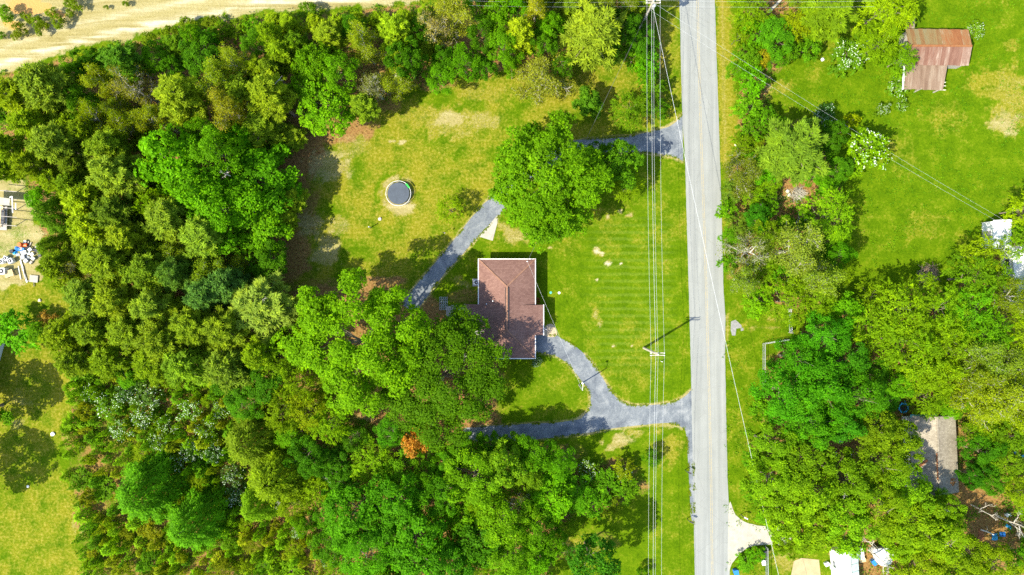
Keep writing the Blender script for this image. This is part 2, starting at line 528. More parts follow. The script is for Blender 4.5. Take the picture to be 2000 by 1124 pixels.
drive_in = [(808, 612), (825, 592), (847, 562), (872, 530), (902, 498), (937, 460), (974, 422), (1000, 390), (1035, 352), (1090, 318), (1140, 304), (1190, 297), (1235, 297), (1270, 299), (1310, 305), (1335, 316)]
dl = np.full(U.shape, 1e9)
for ln in (driveway_top[:16], drive_in, driveway_top[24:38], driveway_top[42:], driveway_bot[6:]):
    for (x0, y0), (x1, y1) in zip(ln, ln[1:]):
        dx, dy = x1 - x0, y1 - y0
        t = np.clip(((U - x0) * dx + (V - y0) * dy) / (dx * dx + dy * dy), 0, 1)
        dl = np.minimum(dl, np.hypot(U - x0 - t * dx, V - y0 - t * dy))
soil = np.exp(-(dl / 4.5) ** 2) * (0.35 + 1.1 * fbm(GX * 0.5, GY * 0.5, 71))
sand = np.maximum(sand, np.clip(soil, 0, .9))
dry = np.maximum(dry, np.clip(soil, 0, 1))
# ring trodden round the trampoline
rr = np.hypot(U - 778, V - 380)
ring = np.exp(-((rr - 40 - 6 * mid) / 4.0) ** 2) * (U < 775) * (V < 400)
dry = dry * (1 - 0.8 * ring)
sand = sand * (1 - ring)
MASK = np.stack([np.clip(sand, 0, 1), np.clip(dry, 0, 1.2), np.clip(litter, 0, 1), np.clip(stripe, 0, 1)], -1).astype(np.float32)


def ground_material():
    m, n, l, b = new_mat('ground_cover')
    tc = n.new('ShaderNodeTexCoord')
    vec = tc.outputs['Object']
    at = n.new('ShaderNodeAttribute')
    at.attribute_name = 'cover'
    sp = n.new('ShaderNodeSeparateColor')
    l.new(at.outputs['Color'], sp.inputs[0])
    sand_m, dry_m, lit_m = sp.outputs[0], sp.outputs[1], sp.outputs[2]
    n1 = noise(n, l, vec, 0.45, 5, 0.65)
    n2 = noise(n, l, vec, 2.6, 6, 0.72)
    n3 = noise(n, l, vec, 9.0, 3, 0.7)
    blades = noise(n, l, vec, 5.0, 4, 0.7, 1.5)
    # grass
    g = ramp(n, [(0.34, (0.033, 0.077, 0.0010)), (0.50, (0.066, 0.122, 0.0016)), (0.66, (0.116, 0.166, 0.0040))])
    gm = math_n(n, l, 'ADD', math_n(n, l, 'MULTIPLY', n2.outputs[0], 0.5), math_n(n, l, 'MULTIPLY', n1.outputs[0], 0.5))
    l.new(gm, g.inputs[0])
    # mowing stripes
    sx = n.new('ShaderNodeSeparateXYZ')
    l.new(vec, sx.inputs[0])
    wob = math_n(n, l, 'ADD', sx.outputs[1], math_n(n, l, 'MULTIPLY', n1.outputs[0], 0.7))
    sn = math_n(n, l, 'SINE', math_n(n, l, 'MULTIPLY', wob, 6.0))
    sf = math_n(n, l, 'MULTIPLY', smooth(n, l, sn, -0.4, 1.0), math_n(n, l, 'MULTIPLY', at.outputs['Alpha'], math_n(n, l, 'MULTIPLY', n2.outputs[0], 0.38)))
    gc = mixc(n, l, sf, g.outputs[0], (0.17, 0.23, 0.035))
    # dry grass
    d = ramp(n, [(0.3, (0.0966, 0.1092, 0.0034)), (0.5, (0.1638, 0.1596, 0.0101)), (0.72, (0.2772, 0.2394, 0.0504))])
    l.new(n2.outputs[0], d.inputs[0])
    dm = math_n(n, l, 'ADD', dry_m, math_n(n, l, 'ADD', math_n(n, l, 'MULTIPLY', math_n(n, l, 'SUBTRACT', n2.outputs[0], 0.5), 1.1), math_n(n, l, 'MULTIPLY', math_n(n, l, 'SUBTRACT', n1.outputs[0], 0.5), 1.5)))
    c = mixc(n, l, smooth(n, l, dm, 0.20, 0.95), gc, d.outputs[0])
    # fallen leaves and needles
    lt = ramp(n, [(0.28, (0.070, 0.042, 0.012)), (0.44, (0.165, 0.088, 0.028)), (0.56, (0.255, 0.148, 0.055)), (0.66, (0.095, 0.110, 0.005))])
    l.new(n2.outputs[0], lt.inputs[0])
    lm = math_n(n, l, 'ADD', lit_m, math_n(n, l, 'MULTIPLY', math_n(n, l, 'SUBTRACT', blades.outputs[0], 0.5), 1.3))
    c = mixc(n, l, smooth(n, l, lm, 0.35, 0.75), c, lt.outputs[0])
    # bare sandy soil, streaked along the track
    mp = n.new('ShaderNodeMapping')
    mp.inputs['Rotation'].default_value = (0, 0, R(-10))
    mp.inputs['Scale'].default_value = (0.05, 0.6, 1)
    l.new(vec, mp.inputs[0])
    n4 = noise(n, l, mp.outputs[0], 1.6, 6, 0.65, 0.6)
    s = ramp(n, [(0.30, (0.1505, 0.1187, 0.0361)), (0.44, (0.2391, 0.2030, 0.0791)), (0.56, (0.2967, 0.2580, 0.1187)), (0.70, (0.3784, 0.3483, 0.2193))])
    smx = math_n(n, l, 'ADD', math_n(n, l, 'MULTIPLY', n2.outputs[0], 0.35), math_n(n, l, 'MULTIPLY', n4.outputs[0], 0.65))
    l.new(smx, s.inputs[0])
    so = mixc(n, l, smooth(n, l, math_n(n, l, 'ADD', dry_m, math_n(n, l, 'MULTIPLY', math_n(n, l, 'SUBTRACT', n1.outputs[0], 0.5), 0.5)), 1.02, 1.2), s.outputs[0], (0.42, 0.235, 0.075))
    so = mixc(n, l, math_n(n, l, 'MULTIPLY', at.outputs['Alpha'], smooth(n, l, n4.outputs[0], 0.35, 0.6)), so, (0.46, 0.43, 0.32))
    sm = math_n(n, l, 'ADD', sand_m, math_n(n, l, 'MULTIPLY', math_n(n, l, 'SUBTRACT', blades.outputs[0], 0.5), 1.7))
    c = mixc(n, l, smooth(n, l, sm, 0.36, 0.86), c, so)
    # fine grain
    fg = ramp(n, [(0.25, (0.70, 0.70, 0.70)), (0.75, (1.28, 1.28, 1.28))])
    l.new(n3.outputs[0], fg.inputs[0])
    c = mixc(n, l, 1.0, c, fg.outputs[0], 'MULTIPLY')
    l.new(c, b.inputs['Base Color'])
    b.inputs['Roughness'].default_value = 0.95
    b.inputs['Specular IOR Level'].default_value = 0.02
    bp = n.new('ShaderNodeBump')
    bp.inputs['Strength'].default_value = 0.9
    bp.inputs['Distance'].default_value = 0.12
    l.new(math_n(n, l, 'ADD', n2.outputs[0], math_n(n, l, 'MULTIPLY', n3.outputs[0], 0.4)), bp.inputs['Height'])
    l.new(bp.outputs[0], b.inputs['Normal'])
    return m


M['ground'] = ground_material()
nx, ny = len(xs), len(ys)
ii, jj = np.meshgrid(np.arange(nx - 1), np.arange(ny - 1))
a = (jj * nx + ii).ravel()
QUADS = np.stack([a, a + 1, a + nx + 1, a + nx], -1)
cu = (U[:-1, :-1] + U[1:, 1:]).ravel() / 2
cv = (V[:-1, :-1] + V[1:, 1:]).ravel() / 2
VERT = np.stack([GX.ravel(), GY.ravel(), np.zeros(GX.size)], -1)
owner = np.zeros(len(QUADS), int)
for k, polys in ((1, [LAWN_W, LAWN_F]), (2, [LAWN_SW]), (3, [PASTURE]), (4, [TRACK]), (5, [YARD])):
    for pl in polys:
        owner[sdf_poly(cu, cv, pl) > 0] = k
GROUND_NAMES = ['ground', 'lawn', 'lawn', 'pasture_ground', 'dirt_road', 'sandy_yard_ground']
GROUND_LABELS = ['green and brown woodland ground running out to the horizon', 'mown lawn around the brown roofed house, with dry patches',
                 'yellowish mown lawn of the lower left neighbour', 'bright green pasture around the rusty barn', 'pale sandy dirt road across the top left',
                 'sandy work yard with the scrap at the left edge']
for k in range(6):
    q = QUADS[owner == k]
    used, inv = np.unique(q.ravel(), return_inverse=True)
    me = mesh_np(GROUND_NAMES[k], VERT[used], inv.reshape(-1, 4), M['ground'])
    at = me.attributes.new('cover', 'FLOAT_COLOR', 'POINT')
    at.data.foreach_set('color', MASK.reshape(-1, 4)[used].ravel())
    tag(link(GROUND_NAMES[k], me), GROUND_LABELS[k], kind='structure')


# ------------------------------------------------------------------ road, driveways
def road_material():
    m, n, l, b = new_mat('worn_asphalt')
    tc = n.new('ShaderNodeTexCoord')
    mp = n.new('ShaderNodeMapping')
    mp.inputs['Rotation'].default_value = (0, 0, R(-1.5))
    mp.inputs['Scale'].default_value = (1.0, 0.025, 1)
    l.new(tc.outputs['Object'], mp.inputs[0])
    n1 = noise(n, l, mp.outputs[0], 2.2, 4, 0.6)
    n2 = noise(n, l, tc.outputs['Object'], 0.5, 5, 0.6)
    n3 = noise(n, l, tc.outputs['Object'], 14.0, 3, 0.7)
    mx = math_n(n, l, 'ADD', math_n(n, l, 'MULTIPLY', n1.outputs[0], 0.6), math_n(n, l, 'ADD', math_n(n, l, 'MULTIPLY', n2.outputs[0], 0.25), math_n(n, l, 'MULTIPLY', n3.outputs[0], 0.15)))
    r = ramp(n, [(0.32, (0.1625, 0.1724, 0.1625)), (0.5, (0.1981, 0.2079, 0.1950)), (0.68, (0.2344, 0.2435, 0.2253))])
    l.new(mx, r.inputs[0])
    # hairline cracks
    vo = n.new('ShaderNodeTexVoronoi')
    vo.feature = 'DISTANCE_TO_EDGE'
    vo.inputs['Scale'].default_value = 0.22
    wv = noise(n, l, tc.outputs['Object'], 0.9, 4, 0.7)
    wm = mixc(n, l, 0.35, tc.outputs['Object'], wv.outputs[1], 'ADD')
    l.new(wm, vo.inputs['Vector'])
    cr = smooth(n, l, vo.outputs['Distance'], 0.0, 0.012)
    # tyres have polished two paths in each lane, oil has darkened the strip between them
    sx = n.new('ShaderNodeSeparateXYZ')
    l.new(tc.outputs['Object'], sx.inputs[0])
    xc = math_n(n, l, 'ADD', sx.outputs[0], math_n(n, l, 'MULTIPLY', sx.outputs[1], 0.0262))
    dd = math_n(n, l, 'SUBTRACT', xc, 29.0)
    wave = math_n(n, l, 'COSINE', math_n(n, l, 'MULTIPLY', dd, 4.2))
    wf = math_n(n, l, 'ADD', 1.0, math_n(n, l, 'MULTIPLY', wave, math_n(n, l, 'MULTIPLY', n2.outputs[0], -0.07)))
    wc = n.new('ShaderNodeCombineColor')
    for k in range(3):
        l.new(wf, wc.inputs[k])
    rc_ = mixc(n, l, 1.0, r.outputs[0], wc.outputs[0], 'MULTIPLY')
    c = mixc(n, l, math_n(n, l, 'MULTIPLY', math_n(n, l, 'SUBTRACT', 1.0, cr), 0.22), rc_, (0.10, 0.10, 0.095))
    l.new(c, b.inputs['Base Color'])
    b.inputs['Roughness'].default_value = 0.85
    b.inputs['Specular IOR Level'].default_value = 0.3
    return m


def drive_material():
    m, n, l, b = new_mat('sealed_asphalt')
    tc = n.new('ShaderNodeTexCoord')
    n1 = noise(n, l, tc.outputs['Object'], 0.45, 6, 0.68, 0.5)
    n2 = noise(n, l, tc.outputs['Object'], 5.0, 5, 0.75)
    mx = math_n(n, l, 'ADD', math_n(n, l, 'MULTIPLY', n1.outputs[0], 0.65), math_n(n, l, 'MULTIPLY', n2.outputs[0], 0.35))
    r = ramp(n, [(0.38, (0.058, 0.070, 0.088)), (0.50, (0.115, 0.132, 0.146)), (0.62, (0.208, 0.220, 0.222))])
    l.new(mx, r.inputs[0])
    l.new(r.outputs[0], b.inputs['Base Color'])
    b.inputs['Roughness'].default_value = 0.8
    bp = n.new('ShaderNodeBump')
    bp.inputs['Strength'].default_value = 0.4
    bp.inputs['Distance'].default_value = 0.02
    l.new(n2.outputs[0], bp.inputs['Height'])
    l.new(bp.outputs[0], b.inputs['Normal'])
    return m


def line_material():
    m, n, l, b = new_mat('faded_yellow_paint')
    tc = n.new('ShaderNodeTexCoord')
    n1 = noise(n, l, tc.outputs['Object'], 2.5, 5, 0.75)
    r = ramp(n, [(0.40, (0.2117, 0.2079, 0.1777)), (0.60, (0.3024, 0.2570, 0.1436))])
    l.new(n1.outputs[0], r.inputs[0])
    l.new(r.outputs[0], b.inputs['Base Color'])
    b.inputs['Roughness'].default_value = 0.8
    return m


M['road'], M['drive'], M['line'] = road_material(), drive_material(), line_material()


def sheet(name, outline_px, z, mat, parent=None, rough_px=0.0, label=None, th=0.05):
    """flat slab cut to an outline given in pixels (already dense), with a slightly ragged edge"""
    rng = random.Random(len(name) * 7 + len(outline_px))
    pts = [(u + rng.uniform(-rough_px, rough_px), v + rng.uniform(-rough_px, rough_px)) for u, v in outline_px]
    bm = bmesh.new()
    vs = [bm.verts.new((*G(u, v), z)) for u, v in pts]
    f = bm.faces.new(vs)
    ex = bmesh.ops.extrude_face_region(bm, geom=[f])
    for e in ex['geom']:
        if isinstance(e, bmesh.types.BMVert):
            e.co.z -= th
    bmesh.ops.triangulate(bm, faces=[x for x in bm.faces if len(x.verts) > 4])
    bmesh.ops.recalc_face_normals(bm, faces=bm.faces)
    me = bpy.data.meshes.new(name)
    bm.to_mesh(me)
    bm.free()
    me.materials.append(mat)
    o = link(name, me, parent)
    if parent is None:
        tag(o, label, kind='structure')
    return o


def dense(pts, step=7.0):
    out = []
    for (a, b), (c, d) in zip(pts, pts[1:]):
        n = max(1, int(math.hypot(c - a, d - b) / step))
        out += [(a + (c - a) * k / n, b + (d - b) * k / n) for k in range(n)]
    return out + [pts[-1]]


L_EDGE = [(1262, -4500), (1318, -300), (1327, 0), (1330, 125), (1333, 240), (1338, 310), (1341, 420), (1345, 560), (1349, 700), (1351, 800), (1353, 900), (1355, 1000), (1357, 1124), (1364, 1400), (1460, 5500)]
R_EDGE = [(1330, -4500), (1388, -300), (1396, 0), (1400, 125), (1404, 240), (1408, 375), (1411, 480), (1413, 570), (1417, 620), (1416, 690), (1418, 800), (1421, 940), (1424, 1000), (1425, 1124), (1430, 1400), (1528, 5500)]
road = sheet('road', dense(L_EDGE, 9) + list(reversed(dense(R_EDGE, 9))), 0.022, M['road'], rough_px=0.3, label='pale grey worn two-lane asphalt road with a faded yellow line')
mid_line = [(1296, -4500), (1353.5, -300), (1362, 0), (1365, 125), (1368.5, 250), (1373, 375), (1378, 520), (1383, 700), (1386, 800), (1389, 960), (1391, 1124), (1397, 1400), (1494, 5500)]
for off in (-1.5, 1.5):
    o = sheet('centre_line', [(u + off - .65, v) for u, v in mid_line] + [(u + off + .65, v) for u, v in reversed(mid_line)], 0.026, M['line'], parent=road, th=0.003)

tag(sheet('driveway', cat_rom(driveway_top[:16], 4, False) + cat_rom(drive_in, 4, False), 0.012, M['drive'], rough_px=0.7), 'blue grey asphalt driveway curving from the upper road mouth past the trampoline', kind='structure')
tag(sheet('driveway', cat_rom([(905, 836)] + driveway_top[24:], 4, False) + cat_rom(driveway_bot, 4, False), 0.012, M['drive'], rough_px=0.7), 'blue grey asphalt driveway forking from the lower road mouth to the house', kind='structure')
sheet('walkway', cat_rom([(1066, 637), (1078, 633), (1084, 640), (1088, 654), (1078, 659), (1063, 655)], 3), 0.018, M['tan_concrete'], label='tan concrete walk at the front porch of the house')
sheet('concrete_pad', [(972, 420), (971, 436), (962, 471), (935, 462), (950, 446)], 0.03, M['concrete'], label='pale triangular concrete pad beside the upper driveway', rough_px=0.4)
sheet('concrete_apron', cat_rom([(1424, 985), (1436, 1005), (1456, 1020), (1490, 1028), (1540, 1030), (1540, 1062), (1495, 1064), (1466, 1068), (1445, 1082), (1430, 1100), (1422, 1110)], 4), 0.027, M['concrete'], label='pale concrete driveway apron on the east side of the road', rough_px=0.3)
for k, pts in enumerate(([(1428, 628), (1436, 625), (1442, 630), (1449, 636), (1448, 641), (1438, 642), (1436, 656), (1430, 656), (1427, 645)], [(1447, 642), (1452, 640), (1452, 646), (1447, 647)])):
    sheet('concrete_patch', pts, 0.01, M['patch'], rough_px=0.5, label=('broken grey concrete patch beside the road at the field track', 'small chip of grey concrete beside the broken patch')[k])
sheet('sand_pad', [(1545, 1124), (1550, 1096), (1566, 1090), (1600, 1094), (1603, 1124), (1606, 1180), (1540, 1180)], 0.03, M['sand'], label='tan sandy pad beside the white roofed shed', rough_px=0.6)
# ------------------------------------------------------------------ the brown roofed house
def shingle_material(name, stops, row=0.2):
    m, n, l, b = new_mat(name)
    tc = n.new('ShaderNodeTexCoord')
    br = n.new('ShaderNodeTexBrick')
    l.new(tc.outputs['Object'], br.inputs['Vector'])
    br.inputs['Scale'].default_value = 1.0
    br.inputs['Brick Width'].default_value = 0.32
    br.inputs['Row Height'].default_value = row
    br.inputs['Mortar Size'].default_value = 0.012
    br.inputs['Color1'].default_value = (0.2, 0.2, 0.2, 1)
    br.inputs['Color2'].default_value = (0.8, 0.8, 0.8, 1)
    br.inputs['Mortar'].default_value = (0.0, 0.0, 0.0, 1)
    n1 = noise(n, l, tc.outputs['Object'], 0.35, 5, 0.65)
    n2 = noise(n, l, tc.outputs['Object'], 7.0, 4, 0.7)
    mx = math_n(n, l, 'ADD', math_n(n, l, 'MULTIPLY', br.outputs[0], 0.30), math_n(n, l, 'ADD', math_n(n, l, 'MULTIPLY', n1.outputs[0], 0.40), math_n(n, l, 'MULTIPLY', n2.outputs[0], 0.30)))
    r = ramp(n, stops)
    l.new(mx, r.inputs[0])
    l.new(r.outputs[0], b.inputs['Base Color'])
    b.inputs['Roughness'].default_value = 0.92
    b.inputs['Specular IOR Level'].default_value = 0.15
    bp = n.new('ShaderNodeBump')
    bp.inputs['Strength'].default_value = 0.5
    bp.inputs['Distance'].default_value = 0.03
    l.new(mx, bp.inputs['Height'])
    l.new(bp.outputs[0], b.inputs['Normal'])
    return m


M['shingle'] = shingle_material('brown_shingles', [(0.30, (0.1121, 0.0589, 0.0475)), (0.48, (0.1634, 0.0912, 0.0722)), (0.66, (0.2137, 0.1254, 0.0997))])
M['hip_cap'] = plain('worn_hip_shingles', (0.235, 0.125, 0.080), 0.9, 0.4, 3.0)
M['grey_shingle'] = shingle_material('grey_shingles', [(0.30, (0.145, 0.125, 0.092)), (0.48, (0.235, 0.205, 0.155)), (0.66, (0.33, 0.295, 0.225))])


def house_point(u, v, z):
    return P(u, v, z)


EZ, RZ = 2.45, 4.05
hx0, hx1 = P(935, 0, EZ).x, P(1045, 0, EZ).x
hy0, hy1 = P(0, 700, EZ).y, P(0, 507, EZ).y
rx = (hx0 + hx1) / 2
ry1, ry0 = P(0, 560, RZ).y, P(0, 645, RZ).y
py1, py0 = P(0, 596, EZ).y, P(0, 655, EZ).y
pxr, pxl = P(1061, 0, 2.3).x, P(908, 0, 2.3).x
house = tag(empty('brown_house', (rx, (hy0 + hy1) / 2, 0)), 'single storey house under a brown shingle hip roof with white gutters', 'house')
OFF = Vector((rx, (hy0 + hy1) / 2, 0))


def loc(x, y, z):
    return (x - OFF.x, y - OFF.y, z)


TH = 0.14
m_ = MB()
m_.box(loc(rx, (hy0 + hy1) / 2, 1.15), (hx1 - hx0 - 0.9, hy1 - hy0 - 0.9, 2.3))
m_.build('wall', M['brick'], house)
MB().box(loc(rx, (hy0 + hy1) / 2, 0.1), (hx1 - hx0 - 0.8, hy1 - hy0 - 0.8, 0.2)).build('foundation', M['concrete'], house)
rf = MB()
rf.slab([loc(hx0, hy1, EZ), loc(hx1, hy1, EZ), loc(rx, ry1, RZ)], TH)
rf.slab([loc(hx1, hy0, EZ), loc(hx0, hy0, EZ), loc(rx, ry0, RZ)], TH)
rf.slab([loc(hx0, hy0, EZ), loc(hx0, hy1, EZ), loc(rx, ry1, RZ), loc(rx, ry0, RZ)], TH)
rf.slab([loc(hx1, hy1, EZ), loc(hx1, hy0, EZ), loc(rx, ry0, RZ), loc(rx, ry1, RZ)], TH)
roof = rf.build('roof', M['shingle'], house)
# porch roofs: shallower planes that rise out of the main slopes
def main_z(x):
    return EZ + (RZ - EZ) * (1 - abs(x - rx) / ((hx1 - hx0) / 2))
xr, xl = P(1016, 0, 3.1).x, P(950, 0, 3.0).x
for nm, x_in, x_out, ya, yb in (('porch_roof', xr, pxr, py0, py1), ('porch_roof', xl, pxl, P(0, 672, EZ).y, py1 + 0.1)):
    z_in = main_z(x_in) + 0.02
    p_ = MB()
    p_.slab([loc(x_in, ya, z_in), loc(x_out, ya, 2.3), loc(x_out, yb, 2.3), loc(x_in, yb, z_in)], 0.14)
    pr = p_.build(nm, M['shingle'], house)
    g_ = MB()
    sx = 1 if x_out > x_in else -1
    g_.box(loc(x_out + 0.06 * sx, (ya + yb) / 2, 2.24), (0.12, yb - ya + 0.1, 0.13))
    g_.build('gutter', M['white_paint'] if sx > 0 else M['wood'], pr)
    for yy in (ya + 0.3, yb - 0.3):
        MB().tube([loc(x_out - 0.3 * sx, yy, 0), loc(x_out - 0.3 * sx, yy, 2.2)], [0.06, 0.06], 6).build('post', M['white_paint'], pr)
for nm, aa, bb in (('hip', (hx0, hy1, EZ), (rx, ry1, RZ)), ('hip', (hx1, hy1, EZ), (rx, ry1, RZ)), ('hip', (hx0, hy0, EZ), (rx, ry0, RZ)), ('hip', (hx1, hy0, EZ), (rx, ry0, RZ))):
    MB().beam(loc(aa[0], aa[1], aa[2] + 0.02), loc(bb[0], bb[1], bb[2] + 0.02), 0.20, 0.05).build('hip_cap', M['hip_cap'], roof)
MB().beam(loc(rx, ry0, RZ + 0.03), loc(rx, ry1, RZ + 0.03), 0.28, 0.06).build('ridge_cap', M['hip_cap'], roof)
for dx in (-0.22, 0.22):
    MB().box(loc(rx + dx, (ry0 + ry1) / 2, RZ + 0.0), (0.05, ry1 - ry0 - 0.3, 0.10)).build('ridge_vent', M['dark_metal'], roof)
g = 0.11
for c, s in (((rx, hy1 + g / 2), (hx1 - hx0 + 2 * g, g)), ((rx, hy0 - g / 2), (hx1 - hx0 + 2 * g, g)), ((hx0 - g / 2, (hy1 + py1) / 2 + .05), (g, hy1 - py1 - .1)), ((hx0 - g / 2, (hy0 + py0) / 2 - .7), (g, py0 - hy0 - 1.4)),
             ((hx1 + g / 2, (hy1 + py1) / 2), (g, hy1 - py1)), ((hx1 + g / 2, (hy0 + py0) / 2), (g, py0 - hy0))):
    MB().box(loc(c[0], c[1], EZ - 0.07), (s[0], s[1], 0.13)).build('gutter', M['white_paint'], house)
for u, v, h, mt in ((962.5, 588.5, 0.35, 'white_metal'), (950, 594, 0.25, 'white_metal'), (956, 587, 0.2, 'dark_metal')):
    x, y = P(u, v, 3.3).x, P(u, v, 3.3).y
    MB().tube([loc(x, y, main_z(x) - 0.05), loc(x, y, main_z(x) + h)], [0.08, 0.08], 8).build('vent_pipe', M[mt], roof)
mx_, my_ = P(1030, 511, 3.6).x, P(1030, 511, 3.6).y
MAST = Vector((mx_, my_, 3.55))
mast = MB().tube([loc(mx_, my_, 2.2), loc(mx_, my_, 3.6)], [0.035, 0.035], 6).build('service_mast', M['grey_metal'], house)
MB().tube([loc(mx_ - .08, my_, 3.55), loc(mx_ + .08, my_, 3.62)], [0.08, 0.05], 6).build('weather_head', M['white_metal'], mast)
# doors and windows under the eaves
wx1, wx0 = hx1 - 0.45, hx0 + 0.45
for (x, y, w, side) in ((wx1, hy1 - 2.2, 1.6, 1), (wx1, hy1 - 5.0, 1.2, 1), (wx1, hy0 + 1.8, 1.4, 1), (wx0, hy1 - 2.5, 1.2, -1), (wx0, hy0 + 2.0, 1.2, -1)):
    f = MB().box(loc(x + 0.03 * side, y, 1.45), (0.08, w, 1.15)).build('window', M['white_paint'], house)
    MB().box(loc(x + 0.065 * side, y, 1.45), (0.03, w - 0.16, 0.99)).build('pane', M['glass'], f)
d_ = MB().box(loc(wx1 + 0.03, (py0 + py1) / 2, 1.2), (0.08, 0.95, 2.0)).build('front_door', M['white_paint'], house)
MB().box(loc(wx1 + 0.09, (py0 + py1) / 2 - .35, 1.1), (0.05, 0.08, 0.08)).build('handle', M['dark_metal'], d_)
# porch floor and flag
MB().box(loc((hx1 + pxr) / 2 - .2, (py0 + py1) / 2, 0.1), (pxr - hx1 + .3, py1 - py0 - .3, 0.2)).build('porch_floor', M['concrete'], house)
fl = P(1062, 641, 2.0)
flag = tag(empty('flag', (fl.x - .1, fl.y, 2.0)), 'small red white and blue flag hanging at the front porch', 'flag')
MB().tube([(0, 0, 0), (0.55, -0.25, 0.45)], [0.018, 0.018], 6).build('pole', M['white_paint'], flag)
for k, (mt, z0, z1) in enumerate((('blue', 0, .28), ('red', .28, .42), ('white_paint', .42, .56), ('red', .56, .7), ('white_paint', .7, .84))):
    fb = MB()
    for s in range(4):
        t0, t1 = s / 4, (s + 1) / 4
        w0, w1 = 0.06 * math.sin(t0 * 6), 0.06 * math.sin(t1 * 6)
        fb.face([(0.12 + .5 * t0 + z0 * .12, -.05 - .25 * t0 + w0, .08 + .40 * t0 - z0 * .5), (0.12 + .5 * t1 + z0 * .12, -.05 - .25 * t1 + w1, .08 + .40 * t1 - z0 * .5),
                 (0.12 + .5 * t1 + z1 * .12, -.05 - .25 * t1 + w1 + .05, .08 + .40 * t1 - z1 * .5), (0.12 + .5 * t0 + z1 * .12, -.05 - .25 * t0 + w0 + .05, .08 + .40 * t0 - z1 * .5)])
    fb.build('stripe', M[mt], flag)

# deck with steps behind the house
dc = P(893, 611, 0.5)
deck = tag(empty('deck', (dc.x, dc.y, 0)), 'small grey wooden deck with steps at the back of the brown house', 'deck')
for k in range(13):
    MB().box((-0.75 + k * 0.15, 0, 0.5), (0.135, 2.2, 0.03)).build('plank', M['old_wood'], deck)
for k in range(3):
    MB().box((-1.0 - k * 0.28, 0, 0.38 - k * 0.14), (0.26, 1.9, 0.04)).build('step', M['old_wood'], deck)
for sx, sy in ((-.8, -1), (1, -1), (-.8, 1), (1, 1)):
    MB().box((sx, sy, 0.24), (0.09, 0.09, 0.47)).build('post', M['old_wood'], deck)
for yy in (-1.07, 1.07):
    MB().box((0.1, yy, 1.35), (1.9, 0.09, 0.05)).build('handrail', M['old_wood'], deck)
    for k in range(3):
        MB().box((-.8 + k * .9, yy, 0.93), (0.07, 0.07, 0.8)).build('baluster', M['old_wood'], deck)
pc = P(866, 593)
pav = tag(empty('paver_pad', (pc.x, pc.y, 0)), 'speckled pad of pierced concrete pavers below the deck steps', 'paver pad')
pv = MB()
for sx, sy, w, h in ((0, .14, .19, .05), (0, -.14, .19, .05), (.12, 0, .05, .33), (-.12, 0, .05, .33)):
    pv.box((sx, sy, .04), (w, h, .08))
pvm = pv.mesh('paver', M['block'])
for i in range(4):
    for j in range(5):
        o = link('paver', pvm, pav)
        o.location = (-.45 + i * .31, -.8 + j * .4, 0)

# air conditioner on its pad
def condenser(x, y, s, h, rz, label, name='air_conditioner', mat='grey_metal'):
    r_ = tag(empty(name, (x, y, 0), rz), label, 'air conditioner')
    MB().box((0, 0, h / 2 + .06), (s, s, h)).build('cabinet', M[mat], r_)
    MB().disc((0, 0, h + .062), s * .36, 18, .02).build('fan_opening', M['black'], r_)
    gb = MB()
    for k in range(4):
        t = k * math.pi / 4
        gb.beam((-s * .36 * math.cos(t), -s * .36 * math.sin(t), h + .095), (s * .36 * math.cos(t), s * .36 * math.sin(t), h + .095), .02, .012)
    for rr_ in (.12, .24, .36):
        n_ = 14
        for k in range(n_):
            a0, a1 = 2 * math.pi * k / n_, 2 * math.pi * (k + 1) / n_
            gb.beam((s * rr_ * math.cos(a0), s * rr_ * math.sin(a0), h + .1), (s * rr_ * math.cos(a1), s * rr_ * math.sin(a1), h + .1), .012, .012)
    gb.build('grille', M['dark_metal'], r_)
    MB().disc((0, 0, h + .1), s * .12, 10, .03).build('hub', M[mat], r_)
    return r_


ac = P(930.5, 552, .8)
ac_o = condenser(ac.x, ac.y, .85, .75, 0, 'pale grey air conditioner on a pad at the back wall of the brown house')
MB().box((-.12, 0, .03), (1.05, 1.15, .06)).build('pad', M['concrete'], ac_o)
for k, (u, v, mt, lb) in enumerate(((1075.5, 572, 'teal', 'round teal lid set in the lawn beside the house shadow'), (1092, 572.5, 'white_metal', 'round white lid set in the lawn beside the house shadow'))):
    p = P(u, v)
    t = tag(empty('septic_lid', (p.x, p.y, 0)), lb, 'lid')
    MB().disc((0, 0, 0), .19, 18, .05).build('cover', M[mt], t)
    MB().tube([(-.06, 0, .05), (-.06, 0, .08), (.06, 0, .08), (.06, 0, .05)], [.012] * 4, 5).build('handle', M['grey_metal'], t)

